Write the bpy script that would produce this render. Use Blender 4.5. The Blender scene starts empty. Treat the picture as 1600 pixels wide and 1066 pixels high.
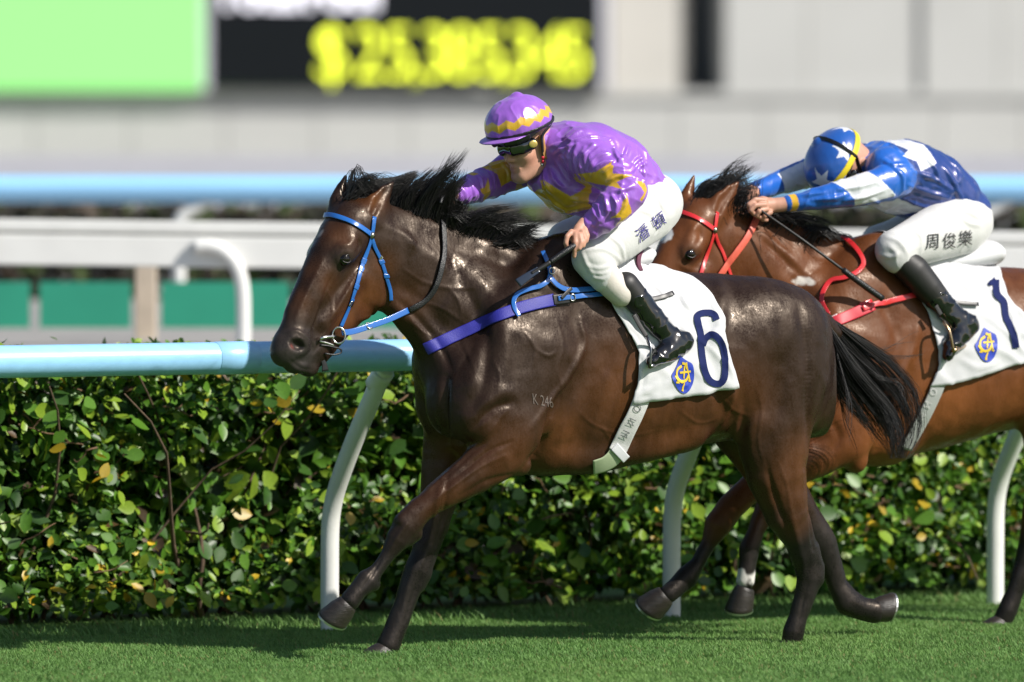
import bpy, bmesh, math, random
import numpy as np
from mathutils import Vector, Matrix
from mathutils.bvhtree import BVHTree

random.seed(7)
RNG = np.random.default_rng(11)
SC = bpy.context.scene
COL = SC.collection
R = math.radians

# ------------------------------------------------------------------ camera, sky, sun, exposure
CAM = np.array([0.0, -30.0, 1.95])
FPX = 12000.0                      # focal length in pixels of the 1600 px wide photograph
PITCH = math.atan(302.0 / FPX)
cam_d = bpy.data.cameras.new('camera')
cam_d.sensor_width = 36.0
cam_d.lens = 36.0 * FPX / 1600.0
cam_d.clip_end = 2000.0
cam_d.dof.use_dof = True
cam_d.dof.focus_distance = 29.75
cam_d.dof.aperture_fstop = 1.9
cam_o = bpy.data.objects.new('camera', cam_d)
cam_o.location = CAM
cam_o.rotation_euler = (math.pi / 2 - PITCH, 0, 0)
COL.objects.link(cam_o)
SC.camera = cam_o

SUN_EL = R(40.0)
SUN_AZ = math.atan2(-0.47, 0.88)    # direction towards the sun in the ground plane
world = bpy.data.worlds.new('World')
SC.world = world
world.use_nodes = True
wn = world.node_tree
wn.nodes.clear()
w_sky = wn.nodes.new('ShaderNodeTexSky')
w_sky.sky_type = 'NISHITA'
w_sky.sun_disc = False
w_sky.sun_elevation = SUN_EL
w_sky.sun_rotation = math.pi / 2 - SUN_AZ
w_bg = wn.nodes.new('ShaderNodeBackground')
w_bg.inputs['Strength'].default_value = 0.08
w_out = wn.nodes.new('ShaderNodeOutputWorld')
wn.links.new(w_sky.outputs['Color'], w_bg.inputs['Color'])
wn.links.new(w_bg.outputs['Background'], w_out.inputs['Surface'])

sun_d = bpy.data.lights.new('sun', 'SUN')
sun_d.energy = 4.4
sun_d.angle = R(0.6)
sun_d.color = (1.0, 0.95, 0.87)
sun_o = bpy.data.objects.new('sun', sun_d)
sdir = Vector((math.cos(SUN_AZ) * math.cos(SUN_EL), math.sin(SUN_AZ) * math.cos(SUN_EL), math.sin(SUN_EL)))
sun_o.rotation_euler = sdir.to_track_quat('Z', 'Y').to_euler()
sun_o.location = (8, -10, 12)
COL.objects.link(sun_o)
SC.view_settings.view_transform = 'Standard'
SC.view_settings.look = 'None'
SC.view_settings.exposure = 0.45
SC.view_settings.gamma = 1.0
SC.view_settings.use_curve_mapping = False
try:
    SC.cycles.use_denoising = True
    SC.cycles.max_bounces = 6
except Exception:
    pass

# ------------------------------------------------------------------ frames: photograph pixel + known plane -> place
def ray(px, py):
    f = np.array([0, math.cos(PITCH), -math.sin(PITCH)])
    u = np.array([0, math.sin(PITCH), math.cos(PITCH)])
    d = f * FPX + np.array([1.0, 0, 0]) * (px - 800.0) + u * (533.0 - py)
    return d / np.linalg.norm(d)

class Frame:
    """heading frame: x forward, y to the left of travel, z up; yaw = turn from profile towards the camera"""
    def __init__(s, o, deg):
        s.o = np.array(o, float); s.deg = deg
        c, n = math.cos(R(deg)), math.sin(R(deg))
        s.M = np.array([[-c, -n, 0], [n, -c, 0], [0, 0, 1.0]])
    def loc(s, w):
        return (np.asarray(w, float) - s.o) @ s.M.T
    def wld(s, l):
        return np.asarray(l, float) @ s.M + s.o
    def at(s, px, py, lat=0.0):
        d = ray(px, py); n = s.M[1]
        t = (lat - (CAM - s.o) @ n) / (d @ n)
        return CAM + d * t
    def empty_rot(s):
        return (0, 0, math.pi + R(s.deg))

def at_depth(px, py, Y):
    d = ray(px, py)
    return CAM + d * ((Y - CAM[1]) / d[1])

# ------------------------------------------------------------------ objects
def tag(o, label=None, cat=None, group=None, kind=None):
    if label: o['label'] = label
    if cat: o['category'] = cat
    if group: o['group'] = group
    if kind: o['kind'] = kind
    return o

def empty(name, loc, label=None, cat=None, group=None, rot=(0, 0, 0), kind=None):
    o = bpy.data.objects.new(name, None)
    o.empty_display_size = 0.2
    o.location = loc; o.rotation_euler = rot
    COL.objects.link(o)
    return tag(o, label, cat, group, kind)

def mesh_obj(name, verts, faces, mat=None, parent=None, smooth=True):
    me = bpy.data.meshes.new(name)
    verts = np.asarray(verts, np.float32)
    if isinstance(faces, np.ndarray):
        n, k = faces.shape
        me.vertices.add(len(verts)); me.vertices.foreach_set('co', verts.ravel())
        me.loops.add(n * k); me.loops.foreach_set('vertex_index', faces.astype(np.int32).ravel())
        me.polygons.add(n)
        me.polygons.foreach_set('loop_start', np.arange(0, n * k, k, dtype=np.int32))
        me.polygons.foreach_set('loop_total', np.full(n, k, np.int32))
        me.update(calc_edges=True)
        me.validate()
    else:
        me.from_pydata([tuple(map(float, v)) for v in verts], [], [tuple(map(int, f)) for f in faces])
        me.update()
    if smooth:
        me.polygons.foreach_set('use_smooth', np.ones(len(me.polygons), bool))
    o = bpy.data.objects.new(name, me)
    if mat: me.materials.append(mat)
    COL.objects.link(o)
    if parent is not None: o.parent = parent
    return o

def set_tint(o, rgb, name='tint'):
    a = o.data.attributes.new(name, 'FLOAT_COLOR', 'POINT')
    rgba = np.ones((len(o.data.vertices), 4), np.float32)
    rgba[:, :3] = rgb
    a.data.foreach_set('color', rgba.ravel())

def verts_of(o):
    v = np.empty(len(o.data.vertices) * 3, np.float32); o.data.vertices.foreach_get('co', v)
    return v.reshape(-1, 3)

def normals_of(o):
    v = np.empty(len(o.data.vertices) * 3, np.float32); o.data.vertex_normals.foreach_get('vector', v)
    return v.reshape(-1, 3)

def bvh_world(o, frame=None):
    v = verts_of(o)
    if frame is not None: v = frame.wld(v)
    return BVHTree.FromPolygons([tuple(x) for x in v], [tuple(p.vertices) for p in o.data.polygons])

# ------------------------------------------------------------------ noise
def _hash(i, j, k):
    h = (i * 374761393 + j * 668265263 + k * 2147483647) & 0xffffffff
    h = ((h ^ (h >> 13)) * 1274126177) & 0xffffffff
    return ((h ^ (h >> 16)) & 0xffff) / 65535.0

def noise(P, f=1.0, seed=0):
    P = np.asarray(P, float) * f + seed * 17.31
    i = np.floor(P).astype(np.int64); t = P - i; t = t * t * t * (t * (t * 6 - 15) + 10)
    out = 0
    for a in (0, 1):
        for b in (0, 1):
            for c in (0, 1):
                w = (t[:, 0] if a else 1 - t[:, 0]) * (t[:, 1] if b else 1 - t[:, 1]) * (t[:, 2] if c else 1 - t[:, 2])
                out = out + w * _hash(i[:, 0] + a, i[:, 1] + b, i[:, 2] + c)
    return out

# ------------------------------------------------------------------ signed distance sculpting
class Field:
    def __init__(s, lo, hi, h):
        s.lo = np.array(lo, float); s.h = h
        s.n = np.ceil((np.array(hi, float) - s.lo) / h).astype(int) + 1
        s.D = np.full(s.n, 1.0, np.float32)
    def grid(s, lo, hi):
        a = np.clip(np.floor((np.array(lo) - s.lo) / s.h).astype(int), 0, s.n)
        b = np.clip(np.ceil((np.array(hi) - s.lo) / s.h).astype(int) + 1, 0, s.n)
        if (b <= a).any(): return None
        ax = [(s.lo[i] + s.h * np.arange(a[i], b[i])).astype(np.float32) for i in range(3)]
        return (slice(a[0], b[0]), slice(a[1], b[1]), slice(a[2], b[2])), ax[0][:, None, None], ax[1][None, :, None], ax[2][None, None, :]
    def put(s, fn, lo, hi, k=0.03, sub=False):
        m = k + 2.5 * s.h
        g = s.grid(np.array(lo) - m, np.array(hi) + m)
        if g is None: return
        sl, x, y, z = g
        d = fn(x, y, z)
        cur = s.D[sl]
        if sub:
            h = np.maximum(k - np.abs(cur + d), 0) / k
            s.D[sl] = np.maximum(cur, -d) + h * h * k * 0.25
        else:
            h = np.maximum(k - np.abs(cur - d), 0) / k
            s.D[sl] = np.minimum(cur, d) - h * h * k * 0.25
    def mesh(s, smooth=2):
        D = s.D; S = D < 0
        n = np.array(D.shape) - 1
        cnt = np.zeros(n, np.uint8)
        off = [(a, b, c) for a in (0, 1) for b in (0, 1) for c in (0, 1)]
        for a, b, c in off:
            cnt += S[a:a + n[0], b:b + n[1], c:c + n[2]]
        act = (cnt > 0) & (cnt < 8)
        I = np.argwhere(act)
        idx = np.full(n, -1, np.int32); idx[act] = np.arange(len(I))
        V = np.stack([D[I[:, 0] + a, I[:, 1] + b, I[:, 2] + c] for a, b, c in off], 1)
        acc = np.zeros((len(I), 3)); w = np.zeros(len(I))
        O = np.array(off, float)
        for p in range(8):
            for q in range(p + 1, 8):
                if np.abs(O[p] - O[q]).sum() != 1: continue
                x = (V[:, p] < 0) != (V[:, q] < 0)
                t = V[:, p] / np.where(x, V[:, p] - V[:, q], 1)
                acc += np.where(x[:, None], O[p] + t[:, None] * (O[q] - O[p]), 0); w += x
        verts = s.lo + s.h * (I + acc / w[:, None])
        F = []
        for ax in range(3):
            u, v = (ax + 1) % 3, (ax + 2) % 3
            A = [slice(None)] * 3; B = [slice(None)] * 3
            A[ax] = slice(0, -1); B[ax] = slice(1, None)
            E = np.argwhere(S[tuple(A)] != S[tuple(B)])
            ok = (E[:, u] > 0) & (E[:, v] > 0) & (E[:, u] < n[u]) & (E[:, v] < n[v])
            E = E[ok]
            def cell(du, dv):
                c = E.copy(); c[:, u] -= du; c[:, v] -= dv
                return idx[c[:, 0], c[:, 1], c[:, 2]]
            q = np.stack([cell(0, 0), cell(1, 0), cell(1, 1), cell(0, 1)], 1)
            inside = S[E[:, 0], E[:, 1], E[:, 2]]
            q = np.where(inside[:, None], q, q[:, ::-1])
            F.append(q)
        F = np.concatenate(F); F = F[(F >= 0).all(1)]
        e = np.concatenate([F[:, [0, 1]], F[:, [1, 2]], F[:, [2, 3]], F[:, [3, 0]]])
        e = np.concatenate([e, e[:, ::-1]])
        deg = np.maximum(np.bincount(e[:, 0], minlength=len(verts)), 1)
        for it in range(smooth):
            for lam in (0.5, -0.42):
                m = np.stack([np.bincount(e[:, 0], verts[e[:, 1], c], len(verts)) for c in range(3)], 1) / deg[:, None]
                verts = verts + lam * (m - verts)
        return verts, F

YAX = np.array([0, 1.0, 0])

def chain_fn(P, A, B, L):
    P = np.asarray(P, float); L = np.asarray(L, float) / np.linalg.norm(L)
    def fn(x, y, z):
        best = None
        for i in range(max(1, len(P) - 1)):
            a = P[i]; b = P[min(i + 1, len(P) - 1)]; ba = b - a; L2 = max(float(ba @ ba), 1e-12)
            t = np.clip(((x - a[0]) * ba[0] + (y - a[1]) * ba[1] + (z - a[2]) * ba[2]) / L2, 0, 1)
            qx = x - a[0] - t * ba[0]; qy = y - a[1] - t * ba[1]; qz = z - a[2] - t * ba[2]
            j = min(i + 1, len(P) - 1)
            ra = A[i] + t * (A[j] - A[i])
            q2 = qx * qx + qy * qy + qz * qz
            if A is B:
                d = np.sqrt(q2) - ra
            else:
                rb = B[i] + t * (B[j] - B[i])
                lt = qx * L[0] + qy * L[1] + qz * L[2]
                rr = np.maximum(q2 - lt * lt, 0)
                d = (np.sqrt(rr / (ra * ra) + lt * lt / (rb * rb)) - 1) * np.minimum(ra, rb)
            best = d if best is None else np.minimum(best, d)
        return best
    return fn

def ell_fn(c, M, r):
    def fn(x, y, z):
        dx, dy, dz = x - c[0], y - c[1], z - c[2]
        q = [(M[i][0] * dx + M[i][1] * dy + M[i][2] * dz) / r[i] for i in range(3)]
        k0 = np.sqrt(q[0] ** 2 + q[1] ** 2 + q[2] ** 2)
        k1 = np.sqrt((q[0] / r[0]) ** 2 + (q[1] / r[1]) ** 2 + (q[2] / r[2]) ** 2)
        return k0 * (k0 - 1) / np.maximum(k1, 1e-6)
    return fn

class Sculpt:
    """a list of soft primitives in a base frame; points are given as pixel + lateral offset of any heading frame"""
    def __init__(s, base):
        s.base = base; s.prims = []
    def p(s, px, py, lat=0.0, fr=None):
        return s.base.loc((fr or s.base).at(px, py, lat))
    def chain(s, pts, k=0.03, sub=False, fr=None, local=False):
        P, A, B = [], [], []
        for q in pts:
            if local: P.append(np.array(q[:3], float)); r = q[3:]
            else: P.append(s.p(q[0], q[1], q[2], fr)); r = q[3:]
            A.append(r[0]); B.append(r[1] if len(r) > 1 else r[0])
        L = s.base.M @ (fr or s.base).M[1]
        same = all(abs(a - b) < 1e-9 for a, b in zip(A, B))
        s.prims.append(('c', np.array(P), A, A if same else B, L, k, sub))
    def ell(s, px, py, lat, r, tilt=0.0, k=0.03, sub=False, fr=None, local=None):
        """tilt: degrees, nose of the first axis up"""
        f = fr or s.base
        c = np.array(local, float) if local is not None else s.p(px, py, lat, fr)
        fx, ly = s.base.M @ f.M[0], s.base.M @ f.M[1]
        up = np.array([0, 0, 1.0]); a = R(tilt)
        M = np.array([math.cos(a) * fx + math.sin(a) * up, ly, -math.sin(a) * fx + math.cos(a) * up])
        s.prims.append(('e', c, M, r, k, sub))
    def mirror(s, start):
        """copy the primitives from index start on to the other side"""
        f = np.array([1.0, -1.0, 1.0])
        for q in list(s.prims[start:]):
            if q[0] == 'c': s.prims.append(('c', q[1] * f, q[2], q[3], q[4] * f, q[5], q[6]))
            else: s.prims.append(('e', q[1] * f, q[2] * f, q[3], q[4], q[5]))
    def moved(s, rot, trans, pivot, scale=1.0):
        if isinstance(rot, np.ndarray): T = rot
        else:
            c, n = math.cos(rot), math.sin(rot)
            T = np.array([[c, -n, 0], [n, c, 0], [0, 0, 1.0]])
        out = []
        for q in s.prims:
            if q[0] == 'c':
                A = [a * scale for a in q[2]]
                B = A if q[3] is q[2] else [b * scale for b in q[3]]
                out.append(('c', (q[1] - pivot) @ T.T * scale + trans, A, B, T @ q[4], q[5], q[6]))
            else:
                out.append(('e', T @ (q[1] - pivot) * scale + trans, q[2] @ T.T, [a * scale for a in q[3]], q[4], q[5]))
        return out
    def fill(s, F, prims=None):
        for q in (s.prims if prims is None else prims):
            if q[0] == 'c':
                _, P, A, B, L, k, sub = q
                m = max(max(A), max(B))
                F.put(chain_fn(P, A, B, L), P.min(0) - m, P.max(0) + m, k, sub)
            else:
                _, c, M, r, k, sub = q
                F.put(ell_fn(c, M, r), c - max(r), c + max(r), k, sub)
    def bounds(s, pad=0.08):
        lo, hi = [], []
        for q in s.prims:
            if q[0] == 'c':
                m = max(max(q[2]), max(q[3])); lo.append(q[1].min(0) - m); hi.append(q[1].max(0) + m)
            else:
                lo.append(q[1] - max(q[3])); hi.append(q[1] + max(q[3]))
        return np.min(lo, 0) - pad, np.max(hi, 0) + pad
    def build(s, name, h, mat, parent, smooth=2, pad=0.04, post=None):
        lo, hi = s.bounds(pad)
        F = Field(lo, hi, h); s.fill(F)
        if post: post(F)
        v, f = F.mesh(smooth)
        return mesh_obj(name, v, f, mat, parent)

def displace(o, fn):
    v = verts_of(o).astype(float); n = normals_of(o)
    v = v + n * fn(v, n)[:, None]
    o.data.vertices.foreach_set('co', v.astype(np.float32).ravel()); o.data.update()

# ------------------------------------------------------------------ small mesh makers
def catmull(P, n):
    P = np.asarray(P, float)
    if len(P) == 2: return P[0] + (P[1] - P[0]) * np.linspace(0, 1, n)[:, None]
    Q = np.vstack([2 * P[0] - P[1], P, 2 * P[-1] - P[-2]])
    t = np.linspace(0, len(P) - 1, n); i = np.minimum(t.astype(int), len(P) - 2); f = (t - i)[:, None]
    a, b, c, d = Q[i], Q[i + 1], Q[i + 2], Q[i + 3]
    return 0.5 * (2 * b + (c - a) * f + (2 * a - 5 * b + 4 * c - d) * f ** 2 + (3 * b - a - 3 * c + d) * f ** 3)

def tube_data(P, r, seg=10, cap=True):
    P = np.asarray(P, float); n = len(P)
    r = np.full(n, r) if np.isscalar(r) else np.asarray(r, float)
    T = np.gradient(P, axis=0); T /= np.maximum(np.linalg.norm(T, axis=1), 1e-9)[:, None]
    ref = np.array([0, 0, 1.0]) if abs(T[0][2]) < 0.9 else np.array([1.0, 0, 0])
    U = np.cross(T[0], ref); U /= np.linalg.norm(U)
    V = []
    for i in range(n):
        U = U - T[i] * (U @ T[i]); U /= np.linalg.norm(U); W = np.cross(T[i], U)
        a = np.linspace(0, 2 * math.pi, seg, endpoint=False)
        V.append(P[i] + r[i] * (np.cos(a)[:, None] * U + np.sin(a)[:, None] * W))
    V = np.concatenate(V); F = []
    for i in range(n - 1):
        for j in range(seg):
            k = (j + 1) % seg
            F.append((i * seg + j, i * seg + k, (i + 1) * seg + k, (i + 1) * seg + j))
    if cap:
        F.append(tuple(range(seg))[::-1]); F.append(tuple((n - 1) * seg + j for j in range(seg)))
    return V, F

def tube(name, P, r, mat, parent=None, seg=10, inv=None):
    V, F = tube_data(P, r, seg)
    if inv is not None: V = inv.loc(V)
    return mesh_obj(name, V, F, mat, parent)

def ribbon_data(P, N, w, th):
    """flat strap along P with face normal N, width w, thickness th"""
    P = np.asarray(P, float); N = np.asarray(N, float)
    w = np.full(len(P), w) if np.isscalar(w) else np.asarray(w, float)
    T = np.gradient(P, axis=0); T /= np.maximum(np.linalg.norm(T, axis=1), 1e-9)[:, None]
    S = np.cross(T, N); S /= np.maximum(np.linalg.norm(S, axis=1), 1e-9)[:, None]
    N = np.cross(S, T)
    sec = [(-0.5, .1), (-0.485, .9), (-0.40, 1), (0, 1.08), (0.40, 1), (0.485, .9), (0.5, .1), (0.42, -0.6), (-0.42, -0.6)]
    V = np.stack([P + S * (a * w)[:, None] + N * (b * th) for a, b in sec], 1).reshape(-1, 3)
    m = len(sec); F = []
    for i in range(len(P) - 1):
        for j in range(m):
            k = (j + 1) % m
            F.append((i * m + j, (i + 1) * m + j, (i + 1) * m + k, i * m + k))
    F.append(tuple(range(m))); F.append(tuple((len(P) - 1) * m + j for j in range(m))[::-1])
    return V, F

def cast(bvhs, px, py):
    d = ray(px, py); best = None
    for b in bvhs:
        h = b.ray_cast(Vector(CAM), Vector(d))
        if h[0] is not None and (best is None or h[3] < best[2]):
            n = np.array(h[1]);  n = n if n @ d < 0 else -n
            best = (np.array(h[0]), n, h[3])
    return best

def strap(name, pxs, bvhs, w, mat, parent, frame, off=0.004, th=0.002, n=None, lat=None, smoothn=3, skip=False):
    """a strap laid on a surface along a pixel path (third entry: lateral offset used where nothing is hit)"""
    n = n or max(8, 6 * len(pxs))
    Q = catmull([q[:2] for q in pxs], n)
    lats = np.interp(np.linspace(0, 1, n), np.linspace(0, 1, len(pxs)), [q[2] if len(q) > 2 else 0.0 for q in pxs])
    P, N = [], []
    for (x, y), l in zip(Q, lats):
        h = cast(bvhs, x, y) if bvhs else None
        if h is None and skip: continue
        if h is None:
            p = frame.at(x, y, l); nn = np.array(frame.M[1])
        else:
            p, nn = h[0] + h[1] * off, h[1]
        P.append(p); N.append(nn)
    P = np.array(P); N = np.array(N)
    for _ in range(smoothn):
        P[1:-1] = 0.25 * P[:-2] + 0.5 * P[1:-1] + 0.25 * P[2:]
        N[1:-1] = 0.25 * N[:-2] + 0.5 * N[1:-1] + 0.25 * N[2:]
    N /= np.linalg.norm(N, axis=1)[:, None]
    V, F = ribbon_data(P, N, w, th)
    o = mesh_obj(name, frame.loc(V), F, mat, parent)
    o['path'] = 0; del o['path']
    return o, P, N

def ring(name, c, nrm, r, t, mat, parent, frame, seg=20, sx=1.0):
    c = np.array(c); nrm = np.array(nrm, float); nrm /= np.linalg.norm(nrm)
    u = np.cross(nrm, [0, 0, 1.0]); u /= np.linalg.norm(u); v = np.cross(nrm, u)
    V, F = [], []
    for i in range(seg):
        a = 2 * math.pi * i / seg; d = u * math.cos(a) * sx + v * math.sin(a)
        for j in range(6):
            b = 2 * math.pi * j / 6
            V.append(c + d * (r + t * math.cos(b)) + nrm * t * math.sin(b))
    for i in range(seg):
        for j in range(6):
            a, b = i * 6 + j, i * 6 + (j + 1) % 6
            c2, d2 = ((i + 1) % seg) * 6 + (j + 1) % 6, ((i + 1) % seg) * 6 + j
            F.append((a, b, c2, d2))
    return mesh_obj(name, frame.loc(np.array(V)), F, mat, parent)

def dome(name, c, nrm, r, hgt, mat, parent, frame, sx=1.0, seg=16, u=None):
    c = np.array(c); nrm = np.array(nrm, float); nrm /= np.linalg.norm(nrm)
    if u is None: u = np.cross(nrm, [0, 0, 1.0])
    u = np.array(u, float); u -= nrm * (u @ nrm); u /= np.linalg.norm(u); v = np.cross(nrm, u)
    V, F = [c + nrm * hgt], []
    for k, (f, z) in enumerate(((0.6, 0.8), (0.9, 0.35), (1.0, -0.2))):
        for i in range(seg):
            a = 2 * math.pi * i / seg
            V.append(c + (u * math.cos(a) * sx + v * math.sin(a)) * r * f + nrm * hgt * z)
    for i in range(seg): F.append((0, 1 + i, 1 + (i + 1) % seg))
    for k in range(2):
        for i in range(seg):
            a, b = 1 + k * seg + i, 1 + k * seg + (i + 1) % seg
            F.append((a, a + seg, b + seg, b))
    return mesh_obj(name, frame.loc(np.array(V)), F, mat, parent)

def hair(name, strands, r, mat, parent, frame=None):
    """strands (S, n, 3); thin three sided tapering tubes"""
    S, n, _ = strands.shape
    T = np.gradient(strands, axis=1); T /= np.maximum(np.linalg.norm(T, axis=2, keepdims=True), 1e-9)
    ref = RNG.normal(size=(S, 1, 3))
    U = np.cross(T, ref); U /= np.maximum(np.linalg.norm(U, axis=2, keepdims=True), 1e-9); W = np.cross(T, U)
    tp = np.linspace(1, 0.0, n) ** 0.6
    rr = (np.asarray(r).reshape(-1, 1) * tp[None])[:, :, None] + 0.0002
    V = np.stack([strands + rr * (math.cos(a) * U + math.sin(a) * W) for a in (0, 2.094, 4.189)], 2)
    V = V.reshape(-1, 3)
    s = np.arange(S)[:, None, None] * n * 3; i = np.arange(n - 1)[None, :, None] * 3; j = np.arange(3)[None, None, :]
    k = (np.arange(3) + 1) % 3; k = k[None, None, :]
    F = np.stack([s + i + j, s + i + k, s + i + 3 + k, s + i + 3 + j], -1).reshape(-1, 4)
    if frame is not None: V = frame.loc(V)
    return mesh_obj(name, V, F, mat, parent)

def box_data(lo, hi):
    x0, y0, z0 = lo; x1, y1, z1 = hi
    V = [(x0, y0, z0), (x1, y0, z0), (x1, y1, z0), (x0, y1, z0), (x0, y0, z1), (x1, y0, z1), (x1, y1, z1), (x0, y1, z1)]
    F = [(0, 3, 2, 1), (4, 5, 6, 7), (0, 1, 5, 4), (1, 2, 6, 5), (2, 3, 7, 6), (3, 0, 4, 7)]
    return V, F

def box(name, lo, hi, mat, parent=None, bev=0.0):
    V, F = box_data(lo, hi)
    o = mesh_obj(name, V, F, mat, parent, smooth=False)
    if bev:
        bm = bmesh.new(); bm.from_mesh(o.data)
        bmesh.ops.bevel(bm, geom=bm.edges[:], offset=bev, segments=2, affect='EDGES', profile=0.5)
        bm.to_mesh(o.data); bm.free()
    return o

def text_flat(s, size=1.0, maxe=0.15, shear=0.0):
    """triangulated flat lettering, finely cut so it can follow a surface; centred on the origin"""
    cu = bpy.data.curves.new('lettering', 'FONT'); cu.body = s; cu.size = size; cu.align_x = 'CENTER'; cu.align_y = 'CENTER'
    cu.resolution_u = 4; cu.shear = shear
    ob = bpy.data.objects.new('lettering', cu); COL.objects.link(ob)
    dg = bpy.context.evaluated_depsgraph_get(); dg.update()
    me = bpy.data.meshes.new_from_object(ob.evaluated_get(dg))
    bpy.data.objects.remove(ob); bpy.data.curves.remove(cu)
    return cut_flat(me, maxe)

def cut_flat(me, maxe):
    bm = bmesh.new(); bm.from_mesh(me); bpy.data.meshes.remove(me)
    bmesh.ops.remove_doubles(bm, verts=bm.verts[:], dist=1e-5)
    bmesh.ops.triangulate(bm, faces=bm.faces[:])
    for _ in range(5):
        e = [x for x in bm.edges if x.calc_length() > maxe]
        if not e: break
        bmesh.ops.subdivide_edges(bm, edges=e, cuts=1)
        bmesh.ops.triangulate(bm, faces=bm.faces[:])
    bm.verts.index_update()
    V = np.array([v.co[:2] for v in bm.verts]); F = [tuple(v.index for v in f.verts) for f in bm.faces]
    bm.free()
    return V, F

def poly_flat(pts, maxe):
    me = bpy.data.meshes.new('flat')
    me.from_pydata([(x, y, 0) for x, y in pts], [], [tuple(range(len(pts)))])
    return cut_flat(me, maxe)

def stick(name, flat, o_px, u_px, v_px, bvhs, mat, parent, frame, off=0.002):
    """lay flat lettering on a surface; u_px / v_px are the pixel steps of one unit right / up"""
    V, F = flat; out = []; bad = set()
    for i, (a, b) in enumerate(V):
        x = o_px[0] + a * u_px[0] + b * v_px[0]; y = o_px[1] + a * u_px[1] + b * v_px[1]
        h = cast(bvhs, x, y)
        if h is None: bad.add(i); out.append((0, 0, 0)); continue
        out.append(h[0] + h[1] * off - ray(x, y) * off)
    F = [f for f in F if not any(i in bad for i in f)]
    if not F: return None
    out = np.array(out)
    used = sorted({i for f in F for i in f}); mp = {i: j for j, i in enumerate(used)}
    return mesh_obj(name, frame.loc(out[used]), [tuple(mp[i] for i in f) for f in F], mat, parent)

def in_poly(x, y, P):
    P = np.asarray(P, float); c = np.zeros(len(x), bool); j = len(P) - 1
    for i in range(len(P)):
        yi, yj = P[i, 1], P[j, 1]
        m = ((yi > y) != (yj > y)) & (x < (P[j, 0] - P[i, 0]) * (y - yi) / ((yj - yi) or 1e-9) + P[i, 0])
        c ^= m; j = i
    return c

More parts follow.
